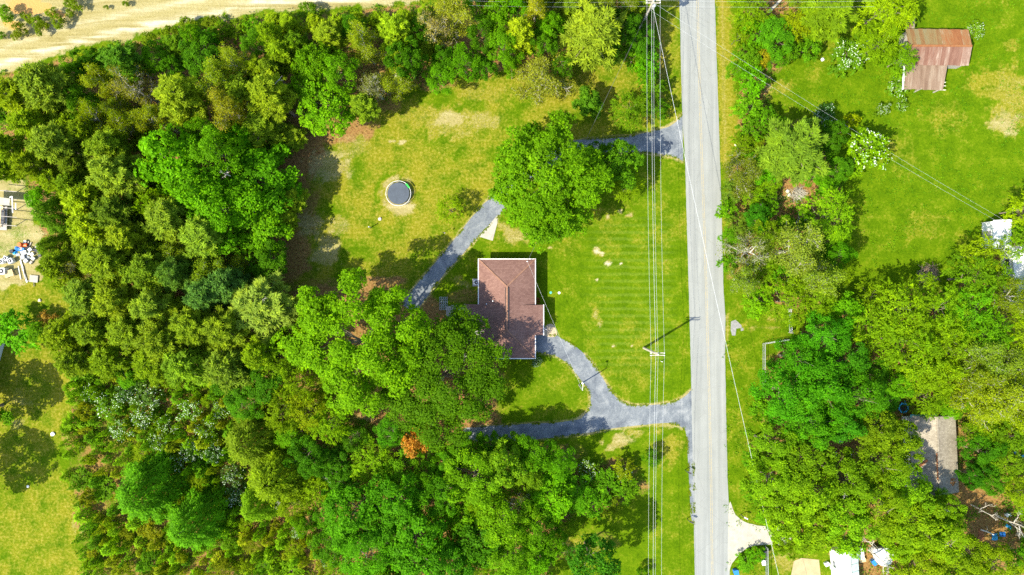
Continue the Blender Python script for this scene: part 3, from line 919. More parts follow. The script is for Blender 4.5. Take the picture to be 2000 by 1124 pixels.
# ------------------------------------------------------------------ rusty barn
def rust_material(name, a_, b_, c_):
    m, n, l, b = new_mat(name)
    tc = n.new('ShaderNodeTexCoord')
    oi = n.new('ShaderNodeObjectInfo')
    mp = n.new('ShaderNodeMapping')
    mp.inputs['Scale'].default_value = (2.2, 0.35, 1)
    l.new(tc.outputs['Object'], mp.inputs[0])
    off = n.new('ShaderNodeVectorMath')
    l.new(mp.outputs[0], off.inputs[0])
    cx = n.new('ShaderNodeCombineXYZ')
    l.new(math_n(n, l, 'MULTIPLY', oi.outputs['Random'], 60.0), cx.inputs[0])
    l.new(math_n(n, l, 'MULTIPLY', oi.outputs['Random'], 90.0), cx.inputs[1])
    l.new(cx.outputs[0], off.inputs[1])
    n1 = noise(n, l, off.outputs[0], 1.1, 6, 0.72, 0.4)
    f = math_n(n, l, 'ADD', math_n(n, l, 'MULTIPLY', n1.outputs[0], 0.75), math_n(n, l, 'MULTIPLY', oi.outputs['Random'], 0.25))
    r = ramp(n, [(0.30, a_), (0.48, b_), (0.62, c_), (0.80, (0.36, 0.31, 0.25))])
    l.new(f, r.inputs[0])
    l.new(r.outputs[0], b.inputs['Base Color'])
    b.inputs['Roughness'].default_value = 0.8
    b.inputs['Specular IOR Level'].default_value = 0.25
    return m


M['rust_a'] = rust_material('orange_rusted_tin', (0.150, 0.050, 0.016), (0.205, 0.082, 0.028), (0.195, 0.115, 0.050))
M['rust_b'] = rust_material('brown_rusted_tin', (0.110, 0.050, 0.033), (0.150, 0.078, 0.053), (0.185, 0.120, 0.088))
M['rust_c'] = rust_material('greyed_rusted_tin', (0.115, 0.070, 0.044), (0.165, 0.113, 0.076), (0.205, 0.155, 0.110))
M['rust_d'] = rust_material('olive_rusted_tin', (0.150, 0.062, 0.020), (0.165, 0.115, 0.046), (0.155, 0.135, 0.068))


def tin_roof(parent, a, b, c, d, n, mats, rng):
    """corrugated sheets between eave a-b and ridge d-c (a under d); each sheet a part"""
    a, b, c, d = (Vector(p) for p in (a, b, c, d))
    for k in range(n):
        t0, t1 = k / n, (k + 1) / n + 0.006
        mb = MB()
        lift = 0.012 * (k % 2) + rng.uniform(0, .015)
        cut = rng.choice([0, 0, 0, .01, .02])
        prof = 12
        low, high = [], []
        for j in range(prof + 1):
            t = t0 + (t1 - t0) * j / prof
            z = Vector((0, 0, lift + (0.028 if j % 2 else 0.0)))
            lo_, hi_ = a.lerp(b, t), d.lerp(c, t)
            low.append(lo_.lerp(hi_, cut) + z)
            high.append(hi_ + z)
        for j in range(prof):
            mb.face([low[j], low[j + 1], high[j + 1], high[j]])
        mb.build('roof_sheet', rng.choice(mats) if not callable(mats) else mats(k), parent)


rng = random.Random(3)
bo = P(1832, 90)
barn = tag(empty('barn', (bo.x, bo.y, 0)), 'old barn with a rusty corrugated tin roof in the upper right pasture', 'barn')


def bl(u, v, z):
    p = P(u, v, z)
    return (p.x - bo.x, p.y - bo.y, z)


ez, rz_ = 2.25, 3.2
tin_roof(barn, bl(1768, 56, ez), bl(1891, 58, ez), bl(1898, 90, rz_), bl(1775, 89, rz_), 15, lambda k: M['rust_d'] if k < 8 else M['rust_a'], rng)
tin_roof(barn, bl(1770, 127.5, ez), bl(1891, 129.5, ez), bl(1898, 90, rz_ + .01), bl(1775, 89, rz_ + .01), 15, lambda k: M['rust_b'], rng)
tin_roof(barn, bl(1764, 175, 1.75), bl(1841, 177, 1.75), bl(1850, 128, 2.22), bl(1768, 127, 2.22), 10, lambda k: M['rust_c'], rng)
tin_roof(barn, bl(1768, 33, 1.8), bl(1788, 33, 1.8), bl(1786, 56, 2.2), bl(1770, 55.5, 2.2), 3, lambda k: M['rust_d'], rng)
MB().beam(bl(1775, 89.5, rz_ + .07), bl(1899, 90, rz_ + .07), .3, .05).build('ridge_cap', M['rust_a'], barn)
MB().beam(bl(1766, 127, 2.2), bl(1763, 175, 1.8), .2, .12).build('barge_board', M['white_paint'], barn)
for v, z in ((161, 1.93), (168, 1.85), (176, 1.77)):
    MB().beam(bl(1830, v, z - .08), bl(1847, v + .3, z - .08), .1, .1).build('rafter', M['pale_bark'], barn)
q = [bl(1773, 60, ez), bl(1887, 62, ez), bl(1887, 125, ez), bl(1773, 123, ez)]
for k in range(4):
    A_, B_ = Vector(q[k]), Vector(q[(k + 1) % 4])
    nn = int((B_ - A_).length / .42)
    for j in range(nn):
        c = A_.lerp(B_, (j + .5) / nn)
        d = (B_ - A_).normalized()
        MB().box((c.x, c.y, 1.08 + rng.uniform(-.04, .04)), ((B_ - A_).length / nn - .02, .04, 2.15), math.atan2(d.y, d.x)).build('wall_board', M['old_wood'], barn)
for u, v in ((1766, 172), (1800, 173), (1838, 174)):
    p = bl(u, v, 1.9)
    MB().box((p[0], p[1], .9), (.15, .15, 1.8)).build('post', M['old_wood'], barn)

# ------------------------------------------------------------------ neighbours
def gable_house(name, label, corners, ez, rz, roofmat, wallmat, along=True, cat='house', over=.3, th=.14):
    """corners: four roof-eave points in pixels (in order); ridge runs from the middle of side 0-1 to the middle of side 2-3"""
    c = [P(u, v, ez) for u, v in corners]
    o = (c[0] + c[1] + c[2] + c[3]) / 4
    root = tag(empty(name, (o.x, o.y, 0)), label, cat)
    c = [p - Vector((o.x, o.y, 0)) for p in c]
    m0, m1 = (c[0] + c[1]) / 2, (c[2] + c[3]) / 2
    m0.z = m1.z = rz
    slopes = []
    for qd in ((c[0], c[3], m1, m0), (c[2], c[1], m0, m1)):
        slopes.append(MB().slab(qd, th).build('roof_slope', roofmat, root))
    ww = MB()
    k = 1 - over / (c[0] - c[1]).length * 2
    w = [p * k for p in c]
    fl = [(p.x, p.y) for p in w]
    ww.prism(fl, 0, ez - .12)
    for a_, b_, m in ((w[0], w[1], m0 * k), (w[2], w[3], m1 * k)):
        ww.face([(a_.x, a_.y, ez - .12), (b_.x, b_.y, ez - .12), (m.x, m.y, rz - .2)])
    ww.build('wall', wallmat, root)
    for a_, b_ in ((w[1], w[2]), (w[3], w[0])):
        d = (b_ - a_)
        ang = math.atan2(d.y, d.x)
        nrm = Vector((d.y, -d.x, 0)).normalized()
        if nrm.dot((a_ + b_) / 2) < 0:
            nrm = -nrm
        for t in (.25, .7):
            p = a_.lerp(b_, t) + nrm * .02
            f = MB().box((p.x, p.y, 1.45), (1.1, .08, 1.0), ang).build('window', M['white_paint'], root)
            p2 = p + nrm * .04
            MB().box((p2.x, p2.y, 1.45), (.95, .03, .85), ang).build('pane', M['glass'], f)
    p = w[1].lerp(w[2], .48)
    d = w[2] - w[1]
    nrm = Vector((d.y, -d.x, 0)).normalized()
    if nrm.dot(p) < 0:
        nrm = -nrm
    p = p + nrm * .03
    MB().box((p.x, p.y, 1.03), (.9, .08, 2.0), math.atan2(d.y, d.x)).build('door', M['old_wood'], root)
    MB().beam(m0 + Vector((0, 0, .03)), m1 + Vector((0, 0, .03)), .26, .05).build('ridge_cap', roofmat, root)
    return root, o


gh, gho = gable_house('grey_roofed_house', 'house with a weathered grey shingle roof among trees at lower right', [(1776, 812), (1866, 812), (1873, 962), (1781, 966)], 2.5, 3.6, M['grey_shingle'], M['white_paint'])


def on_gh(u, v, z):
    p = P(u, v, z)
    return (p.x - gho.x, p.y - gho.y, z)


MB().beam(on_gh(1829.5, 886, 3.69), on_gh(1831.5, 938, 3.69), .16, .04).build('rust_streak', M['rust_sheet'], gh)
MB().beam(on_gh(1796, 911, 3.02), on_gh(1812, 899, 3.36), .35, .05).build('rust_streak', M['rust_sheet'], gh)
MB().beam(on_gh(1778, 813, 2.56), on_gh(1830, 812, 2.56), .4, .05).build('eave_flashing', M['teal'], gh)
lp = P(1860, 942, 2.95)
pile = tag(empty('leaf_heap', (lp.x, lp.y, 2.83)), 'round heap of orange brown leaves on the grey roof edge', 'leaf heap')
hb = MB()
for k in range(60):
    a_, r_ = rng.uniform(0, 6.3), .6 * math.sqrt(rng.random())
    c = Vector((r_ * math.cos(a_), r_ * math.sin(a_) * 1.1, .02 + .22 * (1 - r_ / .6) - .2 * r_ * math.cos(a_) * .6))
    d1 = Vector((rng.gauss(0, 1), rng.gauss(0, 1), rng.gauss(0, .4))).normalized() * .12
    d2 = d1.cross(Vector((rng.gauss(0, .4), rng.gauss(0, .4), 1))).normalized() * .08
    hb.face([c - d1, c - d2, c + d1, c + d2])
hb.build('leaves', plain('brown_leaves', (0.32, 0.15, 0.04), .9, .5, 9.0), pile)['kind'] = 'stuff'

# white shed with awning at the bottom
wb, wbo = gable_house('white_shed', 'shed with a bright white metal roof at the bottom edge', [(1634, 1076), (1661, 1075), (1667, 1180), (1642, 1180)], 2.6, 2.95, M['white_metal'], M['white_paint'], cat='shed', over=.1)


def on_wb(u, v, z):
    p = P(u, v, z)
    return (p.x - wbo.x, p.y - wbo.y, z)


aw = empty('awning', (0, 0, 0))
aw.parent = wb
M['awning'] = plain('pale_teal_tin', (0.36, 0.45, 0.44), .5, .25, 2.0)
for k in range(7):
    v0 = 1074 + k * 15
    MB().slab([on_wb(1662 + k * .8, v0 - (2 if k == 0 else 0), 2.58), on_wb(1675 + k * .8, v0 - 4, 2.35), on_wb(1676 + k * .8, v0 + 10.2, 2.35), on_wb(1663 + k * .8, v0 + 14.2, 2.58)], .04 + .005 * (k % 2)).build('roof_sheet', M['awning'], aw)
MB().tube([on_wb(1676, 1074, 0), on_wb(1676, 1074, 2.3)], [.05, .05], 6).build('post', M['old_wood'], aw)
p = P(1630, 1112, 1.0)
skb = tag(empty('cold_frame', (p.x, p.y, 0)), 'small white framed box with a green window beside the white shed', 'cold frame')
MB().box((0, 0, .5), (.45, .65, 1.0)).build('frame', M['white_paint'], skb)
MB().box((0, 0, 1.01), (.28, .46, .03)).build('pane', M['teal'], skb)

# camper under a white tarp and clutter around it
p = P(1728, 1092, 2.0)
tarp = tag(empty('covered_boat', (p.x, p.y, 0)), 'white tarp stretched over a boat behind the white shed', 'boat')
tb = MB()
N_ = 8
outl = [(-1.5, .8), (-1.3, 1.3), (0.3, 1.4), (1.4, 1.3), (1.6, .3), (1.2, -.9), (.2, -1.4), (-.6, -1.0)]
for k in range(N_):
    a_, b_ = outl[k], outl[(k + 1) % N_]
    za, zb = 1.5 + .12 * (k % 2), 1.5 + .12 * ((k + 1) % 2)
    tb.face([(0.1, .1, 1.95), (a_[0], a_[1], za), (b_[0], b_[1], zb)])
    tb.face([(a_[0], a_[1], za), (a_[0] * .9, a_[1] * .9, .5), (b_[0] * .9, b_[1] * .9, .5), (b_[0], b_[1], zb)])
tb.build('tarp', M['white_metal'], tarp)
MB().box((0, 0, .45), (1.6, 1.5, .5)).build('hull', M['grey_metal'], tarp)
for sx in (-.7, .7):
    MB().tube([(sx - .1, 0, .25), (sx + .1, 0, .25)], [.25, .25], 12).build('wheel', M['black'], tarp)


def junk_box(name, u, v, z, s, rz, mat, label, cat, parts=()):
    p = P(u, v, z + s[2])
    t = tag(empty(name, (p.x, p.y, z), rz), label, cat)
    b = MB()
    b.box((0, 0, s[2] / 2), s)
    b.build('body', M[mat], t)
    b = MB()
    b.box((0, 0, s[2] + .02), (s[0] + .04, s[1] + .04, .04))
    b.build('lid', M[parts[0] if parts else mat], t)
    return t


junk_box('crate', 1681, 1083, 0, (.95, 1.6, .9), .1, 'white_paint', 'white chest standing right of the pale teal awning', 'chest')
junk_box('crate', 1685, 1095, 0, (.9, .5, .5), .2, 'new_wood', 'yellow wooden crate below the white chest', 'crate')
junk_box('bin', 1708, 1100, 0, (.45, .8, .7), .6, 'blue', 'blue plastic bin at the lower left side of the covered boat', 'bin')
junk_box('tank', 1616, 1103, 0, (.6, .5, .5), .4, 'white_metal', 'small white tank on the grass between sand pad and shed', 'tank')
junk_box('box', 1662, 1063, 0, (.35, .4, .4), .1, 'grey_metal', 'grey box at the tree edge above the white shed', 'box')
junk_box('appliance', 1848, 1004, 0, (1.0, .85, 1.0), .1, 'white_metal', 'left one of two white appliances below the grey roofed house', 'appliance')
junk_box('appliance', 1861, 1003, 0, (.8, .7, .9), .1, 'white_metal', 'right one of two white appliances below the grey roofed house', 'appliance')

# trailer home on the right edge: white roof block and long pale roof
w1 = P(1958, 442, 2.7)
sh = tag(empty('white_roofed_shed', (w1.x, w1.y, 0)), 'small shed with a flat white roof at the right edge', 'shed')
MB().box((0, -1.2, 1.3), (2.35, 3.9, 2.6)).build('wall', M['white_paint'], sh)
MB().slab([(-1.32, -3.3, 2.62), (1.32, -3.3, 2.7), (1.32, 1.0, 2.8), (-1.32, .86, 2.72)], .09).build('roof', M['white_metal'], sh)
MB().box((-1.19, -1, 1.0), (.06, .8, 1.9)).build('door', M['old_wood'], sh)
th_, tho = gable_house('mobile_home', 'mobile home with a long pale grey roof at the right edge', [(1976, 483), (2010, 478), (2022, 572), (1985, 576)], 2.7, 2.98, plain('pale_tin_roof', (.62, .63, .62), .5, .15, 2.0), M['white_paint'], over=.1)

# house beyond the left edge, only its roof corner and shade in view
lh, lho = gable_house('cottage', 'house with a dark roof corner at the left edge', [(-14, 668), (-135, 632), (-173, 759), (-50, 794)], 3.0, 4.6, M['dark_metal'], M['white_paint'])
# ------------------------------------------------------------------ vegetation: meshes of trunk, crown, blossom per kind
def unit(v):
    return v / np.maximum(np.linalg.norm(v, axis=-1, keepdims=True), 1e-9)


def leaf_quads(C, N, D, ln, wd, bend=0.0):
    """diamond leaves: centres C, normals N, long directions D -> (n*4,3) verts, quads"""
    D = unit(D - N * np.sum(D * N, -1, keepdims=True))
    B = np.cross(N, D)
    ln = np.asarray(ln).reshape(-1, 1)
    wd = np.asarray(wd).reshape(-1, 1)
    v = np.stack([C - D * ln * .5, C + B * wd * .5 + N * bend * wd, C + D * ln * .5, C - B * wd * .5 + N * bend * wd], 1)
    n = len(C)
    return v.reshape(-1, 3), np.arange(n * 4).reshape(n, 4)


def dirs(rng, n, zmin=-0.2):
    z = rng.uniform(zmin, 1, n)
    a = rng.uniform(0, 2 * np.pi, n)
    s = np.sqrt(1 - z * z)
    return np.stack([s * np.cos(a), s * np.sin(a), z], -1)


def broad_crown(seed, Rr, zc, zr, lobes=16, clumps=14, leaves=30, lsize=.30, rc=.45, spray=0.0, lobe_r=.40, zmin=-.15, fill=.25, asp=.62):
    """leaves set in clumps, clumps set on lobes, lobes set on an uneven crown"""
    rng = np.random.default_rng(seed)
    k = np.arange(lobes)
    gold = np.pi * (3 - np.sqrt(5))
    z = 1 - (k + .5) / lobes * (1 - zmin)
    a = k * gold + rng.uniform(0, 6.28)
    s = np.sqrt(np.maximum(0, 1 - z * z))
    Ld = np.stack([s * np.cos(a), s * np.sin(a), z], -1) + rng.normal(0, .16, (lobes, 3))
    Lr = lobe_r * Rr * rng.uniform(.7, 1.25, lobes)
    Lc = Ld * np.array([Rr - lobe_r * Rr * .8, Rr - lobe_r * Rr * .8, zr * .72]) * rng.uniform(.8, 1.12, (lobes, 1)) + np.array([0, 0, zc])
    n = lobes * clumps
    li = np.repeat(np.arange(lobes), clumps)
    cd = unit(dirs(rng, n, -.35) + .45 * unit(Ld)[li] + np.array([0, 0, .12]))
    cp = Lc[li] + cd * Lr[li][:, None] * rng.uniform(.62, 1.08, (n, 1)) * np.array([1, 1, .85])
    inner = rng.random(n) < fill
    cp[inner] = Lc[li][inner] + cd[inner] * Lr[li][inner][:, None] * rng.uniform(.1, .6, (inner.sum(), 1))
    ct = rng.uniform(0.1, .75, n) + .12 * rng.normal(0, 1, n)
    m = n * leaves
    ci = np.repeat(np.arange(n), leaves)
    nd = cd[ci]
    rs = rc * rng.uniform(.7, 1.35, n)[ci][:, None]
    off = rng.normal(0, 1, (m, 3))
    off -= nd * np.sum(off * nd, -1, keepdims=True) * .65
    C = cp[ci] + off * rs * .55
    out_h = unit(nd * np.array([1, 1, .25]) + rng.normal(0, .10, (m, 3)))
    if spray > 0:
        t = rng.uniform(0, 1, m)[:, None]
        sd = unit(nd * np.array([1, 1, .3]) + rng.normal(0, .25, (n, 3))[ci])
        C = cp[ci] + sd * (t - .3) * spray + off * rs * .42 * (1.15 - t) - np.array([0, 0, .22]) * t * t * spray
    N = unit(nd * .5 + np.array([0, 0, .7]) + rng.normal(0, .46, (m, 3)))
    D = unit(rng.normal(0, 1, (m, 3)) + (out_h * 1.6 if spray > 0 else 0))
    L = lsize * rng.uniform(.65, 1.3, m)
    V, Q = leaf_quads(C, N, D, L, L * asp, .12)
    tint = np.clip(ct[ci] + rng.normal(0, .16, m), 0, 1)
    return V, Q, np.repeat(tint, 4), Lc


def limbs_mesh(seed, ends, h_base, r0, mat, name='trunk', twigs=0, lean=.15):
    """a tapered trunk with a limb out to each of the given points"""
    rng = random.Random(seed)
    mb = MB()
    top = max(e[2] for e in ends)
    path = [Vector((0, 0, -.15))]
    nseg = 6
    for k in range(1, nseg + 1):
        t = k / nseg
        path.append(Vector((rng.gauss(0, lean) * t, rng.gauss(0, lean) * t, t * top * .93)))
    rad = [r0 * (1 - .82 * k / nseg) for k in range(nseg + 1)]
    rad[0] *= 1.35
    mb.tube(path, rad, 8)
    for e in ends:
        e = Vector(e)
        zt = min(max(h_base * .8, e.z - math.hypot(e.x, e.y) * .75), top * .9)
        f = zt / (top * .93) * nseg
        i = min(int(f), nseg - 1)
        s = path[i].lerp(path[i + 1], f - i)
        rs = rad[i] * .55
        mid_ = s.lerp(e, .5) + Vector((rng.gauss(0, .2), rng.gauss(0, .2), rng.uniform(0, .35)))
        mb.tube([s, mid_, e], [rs, rs * .6, rs * .22], 5, cap=False)
        for _ in range(twigs):
            a = s.lerp(e, rng.uniform(.5, 1))
            d = Vector((rng.gauss(0, 1), rng.gauss(0, 1), rng.gauss(.3, .6))).normalized() * rng.uniform(.6, 1.3)
            mb.tube([a, a + d], [.03, .01], 3, cap=False)
    return mb.mesh(name, mat)


def twig_tree(seed, Rr, h, mat, n_limb=7, n_sub=6, n_twig=5, n_fine=3, thick=1.0):
    """bare branching: returns mesh of branches and the twig ends"""
    rng = random.Random(seed)
    mb = MB()
    r0 = .11 * thick + .012 * h
    path = [Vector((0, 0, -.1)), Vector((rng.gauss(0, .15), rng.gauss(0, .15), h * .35)), Vector((rng.gauss(0, .3), rng.gauss(0, .3), h * .65)), Vector((rng.gauss(0, .4), rng.gauss(0, .4), h))]
    mb.tube(path, [r0 * 1.2, r0 * .8, r0 * .5, r0 * .1], 7)
    ends = []

    def grow(p, d, L, r, lvl):
        q = p + d * L * .5 + Vector((rng.gauss(0, .08), rng.gauss(0, .08), rng.gauss(0, .08))) * L
        e = q + (d + Vector((rng.gauss(0, .2), rng.gauss(0, .2), rng.gauss(.08, .15)))).normalized() * L * .5
        mb.tube([p, q, e], [r, r * .7, r * .35], 5 if lvl == 0 else 3, cap=False)
        if lvl == 3:
            ends.append(e)
            return
        n = (n_sub, n_twig, n_fine)[lvl]
        for k in range(n):
            t = rng.uniform(.3, 1)
            a = p.lerp(q, t * 2) if t < .5 else q.lerp(e, t * 2 - 1)
            dd = (d * .9 + Vector((rng.gauss(0, .7), rng.gauss(0, .7), rng.gauss(.12, .4)))).normalized()
            grow(a, dd, L * rng.uniform(.42, .62), r * .5, lvl + 1)
        ends.append(e)
    for k in range(n_limb):
        t = .35 + .6 * k / n_limb
        a = path[1].lerp(path[3], (t - .35) / .65)
        az = k * 2.4 + rng.uniform(-.4, .4)
        el = .25 + .9 * (k / n_limb) ** 1.5
        grow(a, Vector((math.cos(az) * math.cos(el), math.sin(az) * math.cos(el), math.sin(el))), Rr * (.85 - .25 * k / n_limb) * rng.uniform(.8, 1.1), r0 * .5, 0)
    return mb.mesh('branches', mat), np.array([tuple(e) for e in ends])


def leaves_at(seed, ends, per, spread, lsize, lift=0.0, asp=.5):
    rng = np.random.default_rng(seed)
    m = len(ends) * per
    C = np.repeat(ends, per, 0) + rng.normal(0, spread, (m, 3)) + np.array([0, 0, lift])
    N = unit(rng.normal(0, .7, (m, 3)) + np.array([0, 0, .6]))
    D = rng.normal(0, 1, (m, 3))
    L = lsize * rng.uniform(.6, 1.3, m)
    V, Q = leaf_quads(C, N, D, L, L * asp, .1)
    ct = np.repeat(rng.uniform(.2, .75, len(ends)), per)
    return V, Q, np.repeat(np.clip(ct + rng.normal(0, .15, m), 0, 1), 4)


def pine_parts(seed, Rr, h, whorls=11, dense=1.0, needle=.36, z0=.30, droop=.12, crown_pow=.8):
    """whorls of boughs, each carrying tufts of needles"""
    rng = np.random.default_rng(seed)
    rr = random.Random(seed)
    mb = MB()
    lean = Vector((rr.gauss(0, .25), rr.gauss(0, .25), 0))
    mb.tube([Vector((0, 0, -.15)), lean * .5 + Vector((0, 0, h * .5)), lean + Vector((0, 0, h * .98))], [.05 + .016 * h, .03 + .009 * h, .02], 7)
    tufts, tdir, tt = [], [], []
    for w in range(whorls):
        t = w / (whorls - 1)
        z = h * (z0 + (1 - z0) * t * .97)
        L = Rr * (1 - t) ** crown_pow * rr.uniform(.8, 1.15) + .25
        if t < .2:
            L *= .75 + t
        nb = rr.randint(5, 7) if t < .85 else 4
        a0 = rr.uniform(0, 6.28)
        for k in range(nb):
            az = a0 + 2 * math.pi * k / nb + rr.gauss(0, .18)
            Lb = L * rr.uniform(.65, 1.15)
            el = .05 + .75 * t + rr.gauss(0, .08)
            d = Vector((math.cos(az) * math.cos(el), math.sin(az) * math.cos(el), math.sin(el)))
            s = lean * (z / h) + Vector((0, 0, z))
            e = s + d * Lb
            e.z -= droop * Lb * (1 - t)
            mb.tube([s, s.lerp(e, .55) + Vector((0, 0, .05 * Lb)), e], [.035 + .01 * Lb, .025, .01], 4, cap=False)
            side = Vector((-math.sin(az), math.cos(az), 0))
            nt = max(2, int(Lb * 3.2 * dense))
            bt = rr.uniform(.15, .65)
            for j in range(nt):
                u = .28 + .72 * (j + rr.random()) / nt
                p = s.lerp(e, u)
                wsp = (1.05 - u) * Lb * .42 + .12
                for q in range(2 if dense > .8 else 1):
                    off = rr.uniform(-1, 1) * wsp
                    tufts.append(p + side * off + Vector((0, 0, rr.uniform(-.05, .18))))
                    tdir.append((d * .8 + side * off * .9 + Vector((0, 0, .45))).normalized())
                    tt.append(bt + .25 * u + rr.gauss(0, .1))
            tufts.append(e)
            tdir.append((d + Vector((0, 0, .3))).normalized())
            tt.append(bt + .3)
    T = np.array([tuple(x) for x in tufts])
    Dv = np.array([tuple(x) for x in tdir])
    n = len(T)
    per = 8
    ci = np.repeat(np.arange(n), per)
    m = n * per
    D = unit(Dv[ci] * .9 + rng.normal(0, .62, (m, 3)))
    N = unit(np.cross(D, rng.normal(0, 1, (m, 3))) + np.array([0, 0, .9]))
    L = needle * rng.uniform(.7, 1.25, m)
    C = T[ci] + D * L[:, None] * .45
    V, Q = leaf_quads(C, N, D, L, np.full(m, .085) * rng.uniform(.7, 1.3, m) * (needle / .36), .05)
    tint = np.clip(np.array(tt)[ci] + rng.normal(0, .12, m), 0, 1)
    return mb.mesh('trunk', M['bark']), (V, Q, np.repeat(tint, 4))


def cone_crown(seed, Rr, h, n=5200, lsize=.34, z0=.08, rough=.14, pw=.75):
    """dense upright cone of fine sprays, tips turned out and up"""
    rng = np.random.default_rng(seed)
    t = 1 - np.sqrt(rng.uniform(0, 1, n))
    a = rng.uniform(0, 2 * np.pi, n)
    ridge = 1 + rough * np.sin(a * 5 + t * 9 + seed) + rough * np.sin(a * 11 - t * 17) + rng.normal(0, .07, n)
    rad = Rr * (1 - t) ** pw * ridge * np.sqrt(rng.uniform(.55, 1.05, n))
    C = np.stack([rad * np.cos(a), rad * np.sin(a), h * (z0 + (1 - z0) * t)], -1)
    o = np.stack([np.cos(a), np.sin(a), np.full(n, .75)], -1)
    D = unit(o + rng.normal(0, .25, (n, 3)))
    N = unit(np.stack([.5 * np.cos(a), .5 * np.sin(a), np.full(n, .85)], -1) + rng.normal(0, .42, (n, 3)))
    L = lsize * rng.uniform(.6, 1.4, n)
    V, Q = leaf_quads(C, N, D, L, L * .32, .1)
    tint = np.clip(.35 + .25 * np.sin(a * 5 + t * 9 + seed) + rng.normal(0, .2, n), 0, 1)
    return V, Q, np.repeat(tint, 4)


def blossom_quads(seed, V, frac, size, top=.35, patches=9):
    """small white flower sprays over part of a crown's outer side"""
    rng = np.random.default_rng(seed)
    C = V.reshape(-1, 4, 3).mean(1)
    zz = C[:, 2]
    ok = zz > np.quantile(zz, top)
    pick = C[ok]
    s = np.zeros(len(pick))
    for _ in range(patches):
        c = pick[rng.integers(len(pick))]
        s = np.maximum(s, np.exp(-np.sum((pick - c) ** 2, -1) / (2 * rng.uniform(.35, .8) ** 2)))
    pick = pick[rng.random(len(pick)) < frac * (.1 + s)]
    m = len(pick)
    N = unit(rng.normal(0, .5, (m, 3)) + np.array([0, 0, 1]))
    D = unit(pick * np.array([1, 1, 0]) + rng.normal(0, .8, (m, 3)))
    L = size * rng.uniform(.6, 1.5, m)
    Vb, Q = leaf_quads(pick + np.array([0, 0, .12]) + unit(pick) * .1, N, D, L, L * .38)
    return Vb, Q


KINDS = {}


def make_kind(key, variants):
    KINDS[key] = variants


def k_broad(seed, Rr, h, trunk_r, **kw):
    zc, zr = h * .60, h * .36
    V, Q, t, Lc = broad_crown(seed, Rr, zc, zr, **kw)
    return dict(R=Rr, h=h, zc=h * .68, parts=[('trunk', limbs_mesh(seed, Lc[::max(1, len(Lc) // 14)], h * .28, trunk_r, M['bark'])), ('crown', mesh_np('crown', V, Q, M['leaf'], t))])


make_kind('G', [k_broad(100 + i, 4.2, 11, .2, lobes=17, clumps=17, leaves=30, lsize=.25 + .035 * i, rc=.5, lobe_r=.36) for i in range(5)])
make_kind('Y', [k_broad(120 + i, 4.4, 10, .18, lobes=16, clumps=17, leaves=30, lsize=.30, rc=.5, spray=1.25, lobe_r=.40, asp=.45) for i in range(5)])
make_kind('K', [k_broad(140 + i, 4.8, 13, .25, lobes=24, clumps=15, leaves=34, lsize=.25 + .035 * i, rc=.55, lobe_r=.29) for i in range(4)])
make_kind('B', [k_broad(160 + i, 1.6, 2.2, .06, lobes=9, clumps=9, leaves=22, lsize=.22, rc=.30, lobe_r=.45, zmin=-.3) for i in range(5)])
make_kind('H', [k_broad(170 + i, 2.4, 4.2, .09, lobes=12, clumps=12, leaves=26, lsize=.26, rc=.38, spray=.6, lobe_r=.42, zmin=-.3) for i in range(4)])
big = k_broad(201, 9.0, 16, .5, lobes=62, clumps=25, leaves=32, lsize=.34, rc=.62, lobe_r=.20, zmin=-.05, fill=.2)
make_kind('oak1', [big])
make_kind('oak2', [k_broad(202, 9.2, 16, .5, lobes=62, clumps=30, leaves=32, lsize=.31, rc=.80, lobe_r=.22, zmin=-.02, fill=.3)])
make_kind('maple', [k_broad(203, 7.6, 14, .38, lobes=46, clumps=34, leaves=32, lsize=.36, rc=.95, spray=.9, lobe_r=.30, zmin=.0, asp=.55, fill=.3)])
make_kind('lobed', [k_broad(204, 3.2, 8, .17, lobes=20, clumps=16, leaves=32, lsize=.25, rc=.36, lobe_r=.32, zmin=-.1)])
make_kind('round', [k_broad(205, 2.1, 5, .12, lobes=16, clumps=14, leaves=30, lsize=.27, rc=.3, lobe_r=.36, zmin=-.3, asp=.7)])


def k_pine(seed, Rr, h, **kw):
    tr, (V, Q, t) = pine_parts(seed, Rr, h, **kw)
    return dict(R=Rr, h=h, zc=h * .72, parts=[('trunk', tr), ('crown', mesh_np('crown', V, Q, M['needle'], t))])


make_kind('P', [k_pine(300 + i, 2.75, 13, dense=1.7, needle=.50, whorls=13, z0=.50, crown_pow=.42) for i in range(5)])
make_kind('Q', [k_pine(320 + i, 2.6, 11, dense=1.45, needle=.48, whorls=12, z0=.42, crown_pow=.5) for i in range(5)])


def k_twig(seed, Rr, h, leafy, mat, thick=1.0, lsize=.26, n=(9, 6, 5, 3)):
    br, ends = twig_tree(seed, Rr, h, mat, n[0], n[1], n[2], n[3], thick)
    parts = [('branches', br)]
    if leafy:
        V, Q, t = leaves_at(seed, ends, leafy, .30, lsize)
        parts.append(('crown', mesh_np('crown', V, Q, M['leaf'], t)))
    return dict(R=Rr * 1.05, h=h, zc=h * .72, parts=parts)


make_kind('O', [k_twig(400 + i, 3.6, 9, 9, M['grey_bark']) for i in range(5)])
make_kind('T', [k_twig(420 + i, 3.2, 8, 3, M['grey_bark'], 1.2, .24) for i in range(4)])
make_kind('X', [k_twig(440 + i, 2.6, 6, 0, M['pale_bark'], .9, n=(4, 3, 3, 2)) for i in range(3)])


